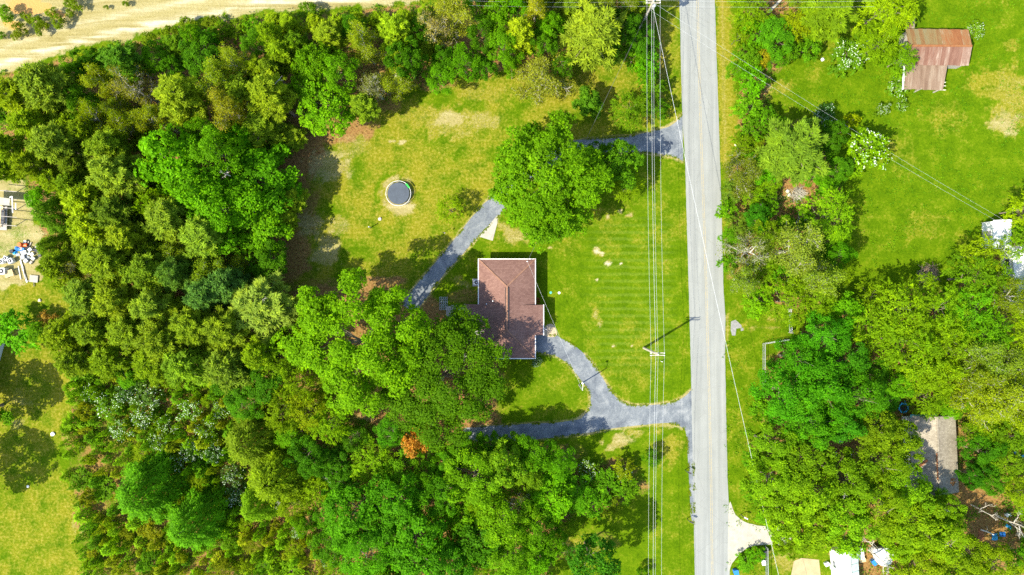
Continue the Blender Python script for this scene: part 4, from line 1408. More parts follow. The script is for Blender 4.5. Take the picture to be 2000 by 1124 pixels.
def k_cone(seed, Rr, h, n, **kw):
    V, Q, t = cone_crown(seed, Rr, h, n, **kw)
    mb = MB()
    mb.tube([(0, 0, -.1), (0, 0, h * .9)], [.05 + .012 * h, .02], 6)
    return dict(R=Rr, h=h, zc=h * .45, parts=[('trunk', mb.mesh('trunk', M['bark'])), ('crown', mesh_np('crown', V, Q, M['needle'], t))])


make_kind('C', [k_cone(500 + i, 3.6, 10, 13000, lsize=.36, pw=.62, rough=.12) for i in range(3)])


def k_sapling(seed, Rr, h):
    V, Q, t = cone_crown(seed, Rr, h, 620, lsize=.34, z0=.10, rough=.22, pw=.85)
    mb = MB()
    mb.tube([(0, 0, -.1), (0, 0, h * .9)], [.05, .015], 4)
    return dict(R=Rr, h=h, zc=h * .5, parts=[('trunk', mb.mesh('trunk', M['bark'])), ('crown', mesh_np('crown', V, Q, M['needle'], t))])


make_kind('S', [k_sapling(520 + i, 1.1, 3.8) for i in range(6)])


def k_flower(seed, Rr, h, frac):
    V, Q, t, Lc = broad_crown(seed, Rr, h * .5, h * .42, lobes=11, clumps=13, leaves=24, lsize=.22, rc=.36, spray=.6, lobe_r=.42, zmin=-.3)
    Vb, Qb = blossom_quads(seed, V, frac, .17)
    return dict(R=Rr, h=h, zc=h * .6, parts=[('stem', limbs_mesh(seed, Lc, h * .1, .06, M['bark'], 'stem')), ('crown', mesh_np('crown', V, Q, M['leaf'], t)), ('blossom', mesh_np('blossom', Vb, Qb, M['blossom']))])


make_kind('F', [k_flower(540 + i, 2.2, 3.2, .15) for i in range(5)])

COLS = {  # leaf colours
    'G': (0.078, 0.200, 0.004), 'Y': (0.120, 0.215, 0.005), 'K': (0.052, 0.168, 0.006), 'P': (0.112, 0.172, 0.012), 'Q': (0.120, 0.185, 0.006), 'O': (0.140, 0.200, 0.014),
    'T': (0.150, 0.160, 0.050), 'X': (0.1, 0.1, 0.05), 'C': (0.072, 0.170, 0.003), 'S': (0.060, 0.165, 0.008), 'B': (0.075, 0.165, 0.006), 'H': (0.080, 0.200, 0.006), 'F': (0.085, 0.180, 0.010),
    'oak1': (0.105, 0.220, 0.003), 'oak2': (0.050, 0.132, 0.003), 'maple': (0.092, 0.215, 0.004), 'lobed': (0.065, 0.185, 0.008), 'round': (0.055, 0.150, 0.010)}
NAMES = {'G': 'broadleaf_tree', 'Y': 'locust_tree', 'K': 'oak_tree', 'P': 'pine_tree', 'Q': 'pine_tree', 'O': 'thin_tree', 'T': 'bare_tree', 'X': 'dead_tree', 'C': 'cedar_tree', 'S': 'young_pine', 'B': 'bush', 'H': 'shrub', 'F': 'flowering_shrub',
         'oak1': 'oak_tree', 'oak2': 'oak_tree', 'maple': 'maple_tree', 'lobed': 'maple_tree', 'round': 'magnolia_tree'}
CATS = {'bush': 'bush', 'shrub': 'shrub', 'flowering_shrub': 'shrub'}
PLANTS = []     # everything planted, for labels and for finding free ground
vrng = random.Random(77)
sat = lambda c: (c[0], c[1], c[2] * .5)
lerpc = lambda a, b, t: tuple(x + (y - x) * t for x, y in zip(a, b))


def plant(kind, u, v, r_px, h=None, col=None, label=None, zpx=None, jit=.14, name=None):
    """a tree whose crown is seen at pixel (u, v) with radius r_px"""
    var = KINDS[kind][vrng.randrange(len(KINDS[kind]))]
    sh = (h / var['h']) if h else vrng.uniform(.85, 1.15)
    zc = var['zc'] * sh
    base = P(u, v, zc)
    base.z = 0
    rw = r_px / PXM * (1 - zc / H_CAM)
    s = rw / var['R'] * (1.12 if kind in 'PQ' else 1.0)
    nm = name or NAMES[kind]
    c = sat(col or COLS[kind])
    f = 1 + vrng.uniform(-jit, jit)
    hue = vrng.uniform(-jit, jit) * .7
    c = (c[0] * f * (1 + hue), c[1] * f, c[2] * f * (1 - hue))
    ang = vrng.uniform(0, 6.283)
    if var['parts'][0][0] is None:
        root = link(nm, var['parts'][0][1])
        root.location, root.rotation_euler, root.scale, root.color = base, (0, 0, ang), (s, s, sh), (*c, 1)
    else:
        root = empty(nm, base, ang)
        root.scale = (s, s, sh)
        for pn, me in var['parts']:
            o = link(pn, me, root)
            o.color = (*c, 1)
    root['category'] = CATS.get(nm, 'tree')
    PLANTS.append(dict(o=root, kind=kind, u=u, v=v, r=r_px, h=var['h'] * sh, c=c, label=label, gx=1000 + base.x * PXM, gy=562 - base.y * PXM))
    return root


DG, GG, YG, OL, PG, EM = (0.045, 0.130, 0.004), (0.070, 0.205, 0.003), (0.175, 0.255, 0.003), (0.116, 0.178, 0.006), (0.108, 0.168, 0.020), (0.048, 0.178, 0.005)
TREES = [
    # the yard
    ('oak1', 702, 668, 130, 16, None, 'huge yellow green oak left of the house, its crown full of gaps'), ('oak2', 862, 738, 120, 12, None, 'huge dark green oak overhanging the lower left corner of the brown roof'),
    ('maple', 1070, 356, 107, 13, None, 'large rounded maple standing between the upper driveway and the house'), ('lobed', 1208, 322, 44, 9, None, 'lobed green maple squeezed between the big maple and the road'),
    ('Y', 1226, 366, 30, 6, None, None), ('K', 1165, 302, 26, 8, DG, None), ('G', 1036, 262, 24, 9, None, None), ('round', 1149, 201, 28, 5.2, None, 'round glossy magnolia alone in the grass above the upper driveway'),
    ('Y', 1233, 215, 38, 6, (0.085, 0.185, 0.006), None), ('Y', 880, 410, 27, 4.5, None, 'small yellow green tree with a thin trunk near the trampoline'), ('B', 1273, 892, 18, 2.4, DG, 'round dark bush under the wires near the lower driveway mouth'),
    ('F', 1048, 706, 11, 1.3, (0.05, 0.12, 0.04), 'low white hydrangea at the lower right corner of the house'), ('B', 1048, 588, 7, .8, (0.16, 0.05, 0.03), 'small red leaved bush in the shade of the house front'),
    ('B', 817, 864, 29, 6.0, (0.29, 0.165, 0.050), 'round orange leaved bush below the huge dark oak'), ('B', 832, 832, 10, 1.6, (0.40, 0.18, 0.02), 'small scrap of orange foliage touching the oak above the orange bush'),
    # north wood
    ('G', 612, 125, 42, 12, None, None), ('G', 660, 140, 42, 12, None, None), ('G', 640, 208, 56, 10, None, None), ('P', 530, 190, 40, 14, None, None), ('P', 508, 250, 36, 13, None, None), ('O', 712, 92, 38, 10, None, None), ('K', 690, 55, 26, 9, DG, None), ('Q', 770, 66, 36, 12, (.13, .2, .01), None),
    ('K', 795, 118, 36, 12, DG, None), ('G', 822, 62, 26, 10, DG, None), ('T', 733, 172, 36, 8, None, None), ('O', 772, 158, 38, 8, None, None), ('T', 856, 60, 36, 10, (.25, .22, .10), None), ('O', 885, 34, 44, 11, (.2, .23, .03), None), ('K', 868, 118, 24, 9, DG, None), ('G', 905, 122, 38, 9, GG, 'vivid big leaved tree on the lawn edge, right of the pale bare tree'),
    ('G', 985, 92, 36, 11, None, None), ('K', 945, 68, 34, 10, DG, None), ('G', 975, 30, 34, 11, None, None), ('K', 945, 132, 24, 8, DG, None), ('G', 1012, 18, 26, 11, GG, None), ('O', 1046, 22, 32, 11, (.2, .23, .02), None), ('Q', 1018, 70, 32, 12, (.14, .2, .01), None), ('G', 1076, 52, 32, 10, None, None), ('K', 1060, 84, 28, 10, DG, None),
    ('Q', 1152, 62, 60, 13, (.118, .160, .016), 'broad olive yellow tree, tallest beside the upper utility pole'), ('G', 1000, 132, 17, 8, None, None), ('O', 1056, 156, 52, 7, (.16, .19, .03), 'round grey green twiggy tree on the lawn above the big maple'), ('K', 1096, 128, 26, 8, DG, None), ('K', 1216, 52, 34, 10, DG, None), ('G', 1190, 105, 26, 8, DG, None), ('K', 1248, 78, 28, 6, None, None),
    ('H', 1238, 112, 26, 4, None, None), ('H', 1262, 122, 26, 4, GG, None), ('H', 1268, 86, 16, 4, GG, None), ('H', 1275, 172, 24, 4, None, None), ('H', 1284, 210, 23, 4, DG, None), ('H', 1266, 148, 20, 4, GG, None), ('H', 1259, 205, 20, 4, None, None), ('G', 1250, 30, 22, 5, DG, None),
    # northwest wood
    ('P', 105, 172, 46, 14, PG, None), ('Q', 30, 192, 42, 12, OL, None), ('Q', 10, 290, 36, 12, OL, None), ('Q', 60, 242, 36, 12, None, None), ('P', 110, 278, 42, 14, PG, None), ('G', 165, 206, 32, 11, (0.06, .165, .006), None), ('O', 200, 242, 38, 10, OL, None), ('K', 182, 130, 32, 9, DG, None), ('P', 240, 122, 36, 11, (.05, .13, .012), None), ('O', 212, 165, 34, 10, None, None), ('T', 268, 180, 40, 10, (.15, .17, .03), None),
    ('P', 355, 196, 46, 14, None, None), ('K', 392, 112, 40, 8, DG, None), ('G', 340, 132, 22, 8, DG, None), ('O', 432, 160, 42, 11, None, None), ('O', 465, 130, 34, 10, None, None), ('O', 452, 222, 46, 12, (.16, .19, .02), None), ('O', 302, 238, 34, 10, None, None), ('O', 250, 252, 36, 10, OL, None), ('P', 216, 290, 36, 13, None, None), ('P', 232, 345, 46, 14, PG, None), ('Q', 172, 262, 32, 12, OL, None), ('Q', 60, 320, 34, 11, OL, None), ('Q', 150, 330, 30, 11, (.08, .14, .01), None),
    ('G', 340, 318, 60, 14, GG, None), ('G', 424, 300, 52, 14, None, None), ('G', 512, 352, 68, 9.5, GG, None), ('G', 440, 415, 72, 13, GG, None), ('G', 505, 445, 56, 10.5, None, None), ('G', 385, 372, 48, 14, None, None), ('Y', 300, 400, 34, 12, (.12, .22, .005), None), ('K', 525, 512, 40, 9, DG, None), ('G', 395, 255, 30, 12, None, None), ('G', 465, 262, 36, 12, GG, None), ('G', 545, 290, 22, 5, DG, None),
    # west pines
    ('C', 112, 420, 44, 9, (.055, .12, .004), None), ('C', 118, 486, 38, 9, (.065, .13, .004), None), ('Q', 170, 400, 42, 12, OL, None), ('Q', 190, 445, 46, 12, (.14, .19, .005), None), ('Q', 150, 360, 34, 11, (.07, .13, .005), None), ('P', 235, 420, 40, 13, (.06, .11, .012), None), ('P', 250, 470, 38, 13, None, None), ('P', 325, 430, 44, 13, PG, None), ('P', 395, 470, 44, 13, PG, None), ('P', 290, 530, 42, 13, None, None), ('P', 210, 520, 46, 14, None, None),
    ('Q', 126, 524, 38, 11, (.08, .14, .005), None), ('T', 152, 532, 28, 9, (.12, .15, .04), None), ('P', 170, 580, 42, 12, PG, None), ('P', 230, 590, 42, 13, None, None), ('P', 300, 600, 40, 13, PG, None), ('P', 350, 540, 36, 13, (.06, .12, .02), None), ('K', 362, 540, 22, 8, DG, None), ('P', 400, 570, 36, 13, (.05, .11, .03), None), ('O', 420, 530, 40, 10, None, None), ('P', 450, 560, 38, 12, (.05, .11, .03), None), ('P', 515, 600, 60, 12, (.105, .165, .035), 'large grey green pine with pale bare twigs left of the oaks'),
    ('P', 440, 640, 44, 13, None, None), ('P', 380, 640, 40, 13, None, None), ('P', 320, 660, 44, 13, None, None), ('P', 255, 655, 40, 12, None, None), ('Q', 130, 650, 40, 11, OL, None), ('Q', 190, 640, 40, 11, (.09, .15, .01), None), ('Q', 150, 700, 36, 11, (.09, .15, .01), None), ('Q', 220, 700, 44, 11, (.10, .17, .006), None), ('Q', 300, 715, 42, 11, (.10, .17, .006), None), ('Q', 370, 710, 46, 12, (.09, .16, .012), None), ('Q', 440, 710, 46, 12, (.085, .15, .02), None), ('Q', 500, 690, 34, 12, None, None),
    ('Y', 545, 705, 46, 10, None, None), ('K', 520, 745, 44, 9, DG, None), ('K', 465, 750, 40, 8, DG, None), ('Y', 575, 640, 22, 7, OL, None), ('H', 32, 648, 40, 4, GG, 'vivid sprawling shrub in front of the cottage at the left edge'), ('B', 92, 624, 17, 2, (.25, .16, .05), 'small brown leaved bush in the lower left lawn'), ('G', 75, 652, 22, 5, None, None),
    ('G', -50, 804, 60, 8.0, None, None), ('G', -98, 960, 66, 10, None, None),
    # thicket and south wood
    ('C', 285, 962, 64, 10, (.058, .165, .004), 'large dark cedar, left one of two in the lower left thicket'), ('C', 378, 1022, 58, 10, (.054, .158, .004), 'large dark cedar, right one of two in the lower left thicket'), ('C', 492, 862, 58, 10, (.080, .135, .008), None), ('C', 545, 930, 68, 11, (.110, .185, .005), None), ('C', 505, 985, 40, 9, (.095, .18, .005), None), ('K', 600, 892, 40, 9, DG, None), ('Y', 555, 800, 42, 9, None, None), ('Y', 600, 800, 40, 9, (.15, .22, .006), None), ('K', 480, 790, 36, 7, None, None), ('Y', 640, 830, 38, 9, None, None), ('Y', 590, 755, 34, 9, None, None),
    ('K', 690, 856, 34, 6, DG, None), ('K', 650, 905, 34, 7, DG, None), ('Y', 725, 905, 46, 6.5, None, None), ('G', 780, 920, 44, 6.5, (.085, .2, .005), None), ('G', 836, 936, 34, 8, None, None), ('K', 690, 1005, 62, 12, (.050, .175, .005), None), ('K', 765, 990, 62, 12, (.05, .18, .005), None), ('K', 720, 1070, 64, 12, (.05, .175, .004), None), ('K', 805, 1060, 66, 12, (.052, .185, .005), None), ('K', 650, 1060, 40, 10, None, None), ('K', 862, 965, 42, 11, (.05, .16, .005), None),
    ('K', 925, 935, 58, 12, (.095, .22, .005), None), ('G', 985, 905, 40, 11, (.1, .2, .01), None), ('G', 935, 1060, 50, 10, DG, None), ('K', 880, 1100, 44, 11, None, None), ('G', 985, 1010, 52, 12, (.09, .215, .005), None), ('G', 1000, 1085, 48, 11, (.08, .2, .005), None), ('G', 1045, 885, 40, 9, None, None), ('G', 1090, 905, 38, 9, GG, None), ('K', 1030, 930, 34, 9, (.09, .18, .008), None), ('G', 1070, 968, 52, 8, GG, None), ('G', 1120, 962, 42, 5, (.08, .22, .004), None), ('T', 1014, 982, 26, 8, None, None), ('G', 1045, 1035, 40, 10, (.08, .2, .005), None), ('H', 1155, 985, 32, 4, None, None),
    ('H', 1185, 945, 32, 3, None, None), ('H', 1215, 920, 26, 2.6, OL, None), ('H', 1225, 955, 26, 2.6, None, None), ('H', 1190, 985, 22, 2.6, OL, None), ('F', 1150, 918, 22, 2.4, None, None), ('F', 1218, 928, 20, 2.2, None, None), ('G', 1155, 1102, 54, 12, (.04, .135, .008), 'dark green tree at the bottom edge whose shadow crosses the grass'), ('B', 1254, 1120, 13, 2, DG, 'small dark bush on the bottom edge below the wires'), ('G', 1050, 1090, 30, 9, None, None),
    # east hedge
    ('Y', 1465, 22, 36, 6, (.12, .23, .004), None), ('H', 1482, 62, 38, 4.5, GG, None), ('H', 1462, 110, 28, 4, None, None), ('H', 1490, 108, 22, 3.5, (.2, .2, .01), None), ('H', 1472, 160, 30, 4, GG, None), ('H', 1465, 212, 28, 4, None, None), ('H', 1470, 255, 28, 4, None, None), ('H', 1492, 288, 24, 4, (.14, .2, .01), None), ('O', 1450, 342, 40, 7, (.11, .15, .02), None), ('G', 1488, 330, 30, 7, GG, None),
    ('P', 1622, 26, 52, 9, (.075, .135, .006), None), ('Y', 1548, 52, 32, 6, YG, None), ('K', 1515, 72, 38, 7, None, None), ('H', 1580, 92, 28, 4, None, None), ('Y', 1728, 18, 56, 8, (.16, .255, .004), None), ('Y', 1722, 84, 42, 7, (.125, .235, .004), None), ('Y', 1758, 116, 34, 5, (.10, .225, .004), 'yellow green tree leaning over the left end of the barn roof'), ('F', 1655, 110, 38, 2.6, None, None), ('F', 1752, 168, 22, 2, None, None), ('F', 1722, 215, 15, 1.6, None, None), ('F', 1760, 205, 13, 1.6, None, None), ('F', 1902, 62, 20, 1.8, None, None),
    ('F', 1608, 226, 23, 2.6, (.035, .1, .03), None), ('H', 1664, 235, 14, 2.5, YG, None), ('F', 1690, 294, 44, 6, (.11, .23, .005), 'yellow green tree with white blossom on its upper left side'), ('P', 1550, 296, 62, 11, (.078, .130, .014), 'large olive pine between road and pasture'), ('K', 1620, 268, 30, 7, DG, None), ('H', 1520, 250, 26, 4, None, None), ('K', 1640, 330, 26, 6, None, None), ('Y', 1622, 420, 48, 8, (.12, .225, .005), None), ('K', 1480, 425, 28, 6, (.03, .12, .005), None), ('H', 1495, 380, 22, 3.5, None, None),
    ('O', 1555, 490, 56, 10, (.14, .185, .03), None), ('O', 1595, 545, 46, 10, (.13, .19, .02), None), ('G', 1640, 500, 26, 7, GG, None), ('Y', 1545, 590, 46, 8, (.115, .21, .005), None), ('Y', 1600, 580, 34, 8, (.13, .22, .005), None), ('T', 1460, 490, 42, 7, (.13, .16, .05), 'pale grey bare twigged tree beside the road'), ('O', 1455, 545, 34, 7, (.13, .19, .02), None), ('H', 1482, 588, 34, 4, (.10, .22, .005), None), ('H', 1440, 440, 24, 3.5, (.10, .17, .02), None), ('H', 1432, 372, 24, 4, (.09, .15, .02), None), ('Y', 1500, 460, 34, 7, (.115, .2, .005), None),
    # east wood
    ('Y', 1998, 410, 34, 7, YG, None), ('Y', 1918, 500, 40, 8, (.14, .23, .005), None), ('Y', 1905, 545, 50, 9, (.085, .18, .005), None), ('Y', 1948, 540, 26, 7, (.125, .235, .005), None), ('O', 1965, 578, 42, 9, (.10, .15, .01), None), ('Y', 1895, 605, 50, 9, (.08, .205, .005), None), ('Y', 1838, 605, 46, 9, (.12, .22, .005), None), ('Y', 1762, 606, 56, 10, (.115, .22, .005), None), ('Y', 1702, 640, 50, 9, (.115, .21, .005), None), ('Y', 1768, 668, 60, 10, (.105, .22, .005), None), ('Y', 1855, 655, 46, 9, (.12, .23, .005), None), ('Y', 1925, 650, 48, 9, (.085, .22, .005), None), ('Y', 1990, 660, 36, 8, YG, None), ('Y', 1805, 715, 52, 9, (.12, .22, .005), None), ('O', 1905, 700, 46, 9, (.13, .19, .02), None), ('Y', 1838, 735, 44, 8, None, None), ('O', 1962, 722, 46, 8, (.14, .2, .02), None),
    ('K', 1700, 730, 36, 7, DG, None), ('K', 1612, 660, 50, 11, EM, None), ('K', 1562, 704, 46, 11, EM, None), ('K', 1645, 705, 46, 11, (.035, .14, .006), None), ('K', 1540, 768, 62, 12, EM, None), ('K', 1610, 755, 60, 13, (.048, .18, .005), None), ('K', 1672, 775, 54, 12, (.052, .185, .005), None), ('K', 1585, 822, 52, 12, (.055, .19, .005), None), ('K', 1640, 825, 40, 11, (.04, .17, .008), None), ('K', 1556, 676, 22, 7, None, None),
    ('K', 1508, 872, 46, 10, (.105, .2, .006), None), ('K', 1570, 895, 52, 11, (.085, .175, .006), None), ('K', 1510, 940, 50, 11, (.11, .21, .006), None), ('K', 1580, 960, 58, 12, (.12, .22, .006), None), ('K', 1535, 1005, 50, 11, (.12, .22, .006), None), ('K', 1590, 1030, 54, 11, (.12, .22, .006), None), ('K', 1655, 940, 52, 12, (.10, .2, .006), None), ('K', 1650, 1015, 56, 12, (.115, .22, .006), None), ('K', 1710, 842, 44, 11, (.11, .195, .008), None), ('K', 1756, 858, 42, 11, (.10, .19, .007), None), ('K', 1716, 905, 50, 12, (.11, .205, .006), None), ('K', 1764, 950, 50, 12, (.10, .2, .006), None), ('K', 1715, 985, 56, 12, (.12, .22, .006), None), ('K', 1782, 1018, 54, 12, (.115, .21, .006), None), ('K', 1846, 1000, 30, 10, (.12, .22, .006), None), ('K', 1835, 1050, 54, 11, (.125, .225, .006), None), ('K', 1760, 1058, 38, 9, (.12, .22, .006), None), ('K', 1885, 1090, 46, 10, (.125, .22, .006), None), ('K', 1805, 1105, 46, 10, (.12, .2, .006), None), ('K', 1530, 1060, 26, 8, (.12, .22, .006), None), ('K', 1945, 1105, 44, 10, (.12, .2, .006), None),
    ('O', 1915, 782, 50, 9, (.165, .235, .012), None), ('O', 1955, 775, 56, 9, (.17, .235, .012), None), ('O', 1900, 745, 44, 9, (.15, .22, .012), None), ('O', 1985, 810, 40, 9, (.17, .24, .008), None), ('Y', 1898, 842, 20, 5, (.12, .23, .005), None), ('G', 1922, 885, 40, 7, (.045, .15, .005), None), ('G', 1955, 905, 36, 7, (.09, .17, .006), None), ('K', 1900, 930, 26, 7, (.03, .12, .005), None), ('G', 1992, 960, 30, 8, (.11, .19, .006), None), ('G', 1965, 850, 34, 7, (.09, .18, .006), None), ('X', 1935, 1004, 22, 6, None, 'bare white forked dead tree in the cluttered clearing'), ('X', 1994, 1030, 32, 7, None, 'bare pale dead tree cut by the right edge'), ('X', 1732, 1100, 30, 7, None, 'bare grey branches over the covered white boat'),
    ('H', 1478, 905, 26, 4, None, None), ('H', 1475, 960, 24, 3.6, None, None), ('H', 1490, 800, 26, 4, None, None), ('H', 1500, 1010, 22, 3, None, None), ('H', 1478, 1085, 18, 1.6, GG, None), ('H', 1455, 1100, 20, 1.2, None, None),
    # bushes on the dirt bank and along the wood's top edge
    ('B', 10, 25, 18, 2.2, None, None), ('B', 76, 44, 13, 1.6, OL, None), ('B', 57, 38, 10, 1.4, OL, None), ('B', 100, 26, 11, 1.5, OL, None), ('B', 80, 54, 14, 1.8, (.08, .13, .005), None), ('B', 116, 44, 14, 1.8, OL, None), ('B', 38, 60, 15, 1.6, (.1, .15, .006), None), ('B', 142, 8, 17, 2, OL, None), ('B', 137, 26, 9, 1.2, OL, None), ('B', 247, 8, 7, 1, OL, None), ('B', 45, 30, 6, .9, OL, None), ('B', 208, 14, 5, .8, OL, None), ('B', 3, 70, 8, 1, None, None), ('B', 28, 72, 7, 1, OL, None),
    ('Q', 62, 150, 20, 4, OL, None), ('Q', 95, 141, 20, 4, (.08, .13, .006), None), ('Q', 165, 120, 20, 4, OL, None), ('Q', 196, 111, 18, 4, OL, None), ('Q', 226, 102, 18, 4, OL, None), ('H', 256, 95, 14, 3, OL, None), ('B', 290, 80, 16, 2, (.1, .16, .006), None), ('B', 330, 66, 16, 2, OL, None), ('B', 366, 52, 18, 2.2, (.09, .14, .006), None), ('H', 412, 46, 16, 2.4, (.09, .14, .006), None), ('H', 432, 62, 22, 3, (.08, .15, .005), None), ('H', 462, 60, 22, 3, (.09, .16, .005), None), ('H', 494, 54, 20, 3, None, None), ('H', 405, 80, 22, 3.4, GG, None), ('Q', 345, 92, 28, 6, (.06, .12, .005), None), ('Q', 535, 42, 22, 5, None, None), ('B', 605, 18, 17, 2.4, (.08, .16, .005), None), ('Q', 565, 52, 26, 6, None, None), ('Q', 618, 50, 22, 6, None, None), ('Q', 658, 46, 22, 6, OL, None), ('Q', 700, 42, 20, 5, None, None), ('Q', 738, 38, 20, 5, None, None), ('Q', 790, 34, 20, 5, None, None), ('Q', 826, 30, 20, 5, None, None), ('Q', 582, 88, 26, 8, (.06, .13, .006), None), ('G', 500, 90, 30, 8, (.06, .17, .005), None), ('Q', 545, 100, 34, 9, None, None),
    ('F', 250, 762, 26, 3, (.06, .13, .03), None), ('F', 290, 775, 30, 3, (.06, .13, .03), None), ('F', 215, 790, 28, 3, None, None), ('F', 180, 772, 20, 2.6, None, None), ('F', 280, 815, 28, 3, None, None), ('F', 235, 838, 24, 2.6, None, None), ('F', 325, 835, 22, 2.6, None, None), ('F', 375, 800, 26, 2.6, None, None), ('F', 405, 838, 24, 2.6, None, None), ('F', 375, 880, 24, 2.6, (.045, .11, .02), None), ('F', 420, 885, 22, 2.6, (.045, .11, .02), None), ('F', 345, 905, 20, 2.4, None, None), ('F', 455, 925, 22, 2.6, (.05, .11, .03), None), ('F', 462, 965, 22, 2.6, (.05, .11, .03), None), ('F', 432, 800, 18, 2.2, None, None), ('F', 680, 1072, 20, 5, None, None), ('F', 650, 972, 15, 4, None, None), ('F', 640, 1095, 14, 2.4, None, None), ('F', 580, 1040, 14, 2.2, None, None), ('F', 312, 862, 20, 2.4, None, None),
]
for t in TREES:
    low = 455 < t[1] < 575 and 235 < t[2] < 560
    plant(t[0], t[1], t[2], t[3], min(t[4], 8.5) if low else t[4], t[5], t[6])


def in_poly(u, v, poly):
    ins = False
    for i in range(len(poly)):
        (x0, y0), (x1, y1) = poly[i], poly[i - 1]
        if (y0 > v) != (y1 > v) and u < (x1 - x0) * (v - y0) / (y1 - y0) + x0:
            ins = not ins
    return ins


CLEAR = [(1312, 24, 26), (1650, 1105, 34), (1860, 850, 24), (1822, 885, 64), (1648, 866, 26), (1765, 795, 22), (1690, 1095, 58), (1935, 1020, 62), (1545, 380, 34), (1575, 1105, 30), (712, 812, 32), (1505, 15, 22), (820, 860, 30), (1440, 400, 12), (1958, 440, 24), (1990, 520, 20), (1530, 170, 34), (1500, 640, 40), (1475, 690, 40), (1140, 150, 36), (1240, 130, 10), (225, 330, 16), (1500, 1090, 50)]
frng = random.Random(5)
FILL = [(0, ['P', 'Q', 'O', 'Q', 'P', 'G'], 30, 11), (1, ['G', 'K', 'Y', 'G'], 34, 9), (2, ['H', 'H', 'Y', 'G'], 28, 5), (3, ['Y', 'K', 'Y', 'G'], 38, 8)]
for wi, kinds, r0, h0 in FILL:
    poly = WOODS[wi]
    us, vs_ = [p[0] for p in poly], [p[1] for p in poly]
    for _ in range(2600):
        u, v = frng.uniform(max(-30, min(us)), min(2030, max(us))), frng.uniform(max(-20, min(vs_)), min(1140, max(vs_)))
        if not in_poly(u, v, poly) or in_poly(u, v, THICKET):
            continue
        r = r0 * frng.uniform(.7, 1.15)
        if wi == 0 and v - r < np.interp(u, [-60, 0, 60, 160, 260, 340, 420, 500, 600, 700, 850, 1000], [158, 143, 130, 99, 81, 58, 42, 32, 26, 18, 5, -80]):
            continue
        if any(math.hypot(u - a_, v - b_) < c_ + .55 * r for a_, b_, c_ in CLEAR):
            continue
        if all(math.hypot(u - p['u'], v - p['v']) > .72 * p['r'] + .42 * r for p in PLANTS):
            plant(frng.choice(kinds), u, v, r, h0 * frng.uniform(.6, 1.0) * (.6 if 455 < u < 600 and 235 < v < 560 else .32 if wi == 1 and u > 1090 else 1))

# pale dead limbs that break out of some crowns
for k, (u, v, sc_) in enumerate(((515, 585, .62), (535, 165, .55), (268, 178, .5), (905, 700, .35), (930, 650, .3), (880, 770, .4), (440, 340, .35), (500, 420, .35), (640, 935, .4), (1650, 965, .4), (1700, 1060, .5), (1850, 1060, .4), (1955, 745, .5), (150, 500, .4), (250, 170, .4), (735, 170, .5), (1000, 985, .4), (1555, 300, .45), (545, 985, .35))):
    host = min(PLANTS, key=lambda q: math.hypot(q['u'] - u, q['v'] - v) + (60 if q['h'] < 6 else 0))
    ro = host['o']
    zt = host['h'] * .80
    w_ = P(u, v, zt)
    o = link('dead_branch', KINDS['X'][k % 3]['parts'][0][1], ro)
    sx_, sz_ = ro.scale.x, ro.scale.z
    d_ = Matrix.Rotation(-ro.rotation_euler.z, 3, 'Z') @ (w_ - Vector((ro.location.x, ro.location.y, 0)))
    o.location = (d_.x / sx_, d_.y / sx_, (zt - 1.6) / sz_)
    o.scale = (sc_ / sx_, sc_ / sx_, sc_ / sz_)

# loose shrubs of mixed size scattered through the thicket
for _ in range(400):
    u, v = frng.uniform(125, 640), frng.uniform(735, 1120)
    r = frng.uniform(10, 24)
    if in_poly(u, v, THICKET) and all(math.hypot(u - p['u'], v - p['v']) > .8 * p['r'] + .9 * r for p in PLANTS) and sum(1 for p in PLANTS if p.get('thk')) < 42:
        k = frng.choice('BBHHY')
        plant(k, u, v, r, frng.uniform(1.4, 3.2), frng.choice(((.125, .20, .003), (.10, .205, .003), (.14, .175, .006), (.07, .17, .003))))
        PLANTS[-1]['thk'] = True

# the thicket of young pines: evenly sown, not overlapping the shrubs and cedars
sap = []
for _ in range(9000):
    u, v = frng.uniform(112, 652), frng.uniform(726, 1135)
    if len(sap) >= 215:
        break
    if not in_poly(u, v, THICKET):
        continue
    gap = 11 + 26 * float(fbm(np.array(u / 70), np.array(v / 70), 61)) ** 1.6 + frng.uniform(-2, 4)
    if any(math.hypot(u - a_, v - b_) < gap for a_, b_ in sap):
        continue
    if any(math.hypot(u - p['u'], v - p['v']) < p['r'] * (.55 if p['kind'] == 'F' else .82) for p in PLANTS if p['kind'] != 'S'):
        continue
    sap.append((u, v))
SAPCOL = [((.105, .210, .003), 'bright green'), ((.140, .185, .004), 'olive'), ((.070, .165, .003), 'dark green')]
for u, v in sap:
    k = vrng.choices((0, 1, 2), (.5, .3, .2))[0]
    if u < 190:
        k = vrng.choice((0, 0, 2))
    zone = 'on the lawn edge of the lower left thicket' if u < 185 else 'close around the two thicket cedars' if min(math.hypot(u - 285, v - 962), math.hypot(u - 378, v - 1022)) < 105 else 'along the bottom edge of the thicket' if v > 1062 else 'among the white blossoming thicket shrubs' if v < 900 else 'on the right side of the thicket'
    o = plant('S', u, v, frng.uniform(8, 14) * frng.choice((.8, 1, 1, 1.45)), frng.uniform(1.6, 4.4), SAPCOL[k][0], f'slender {SAPCOL[k][1]} young pine ' + zone)
    o['group'] = f'{SAPCOL[k][1]} young pines ' + zone

# ------------------------------------------------------------------ low growth nobody could count
urng = np.random.default_rng(9)


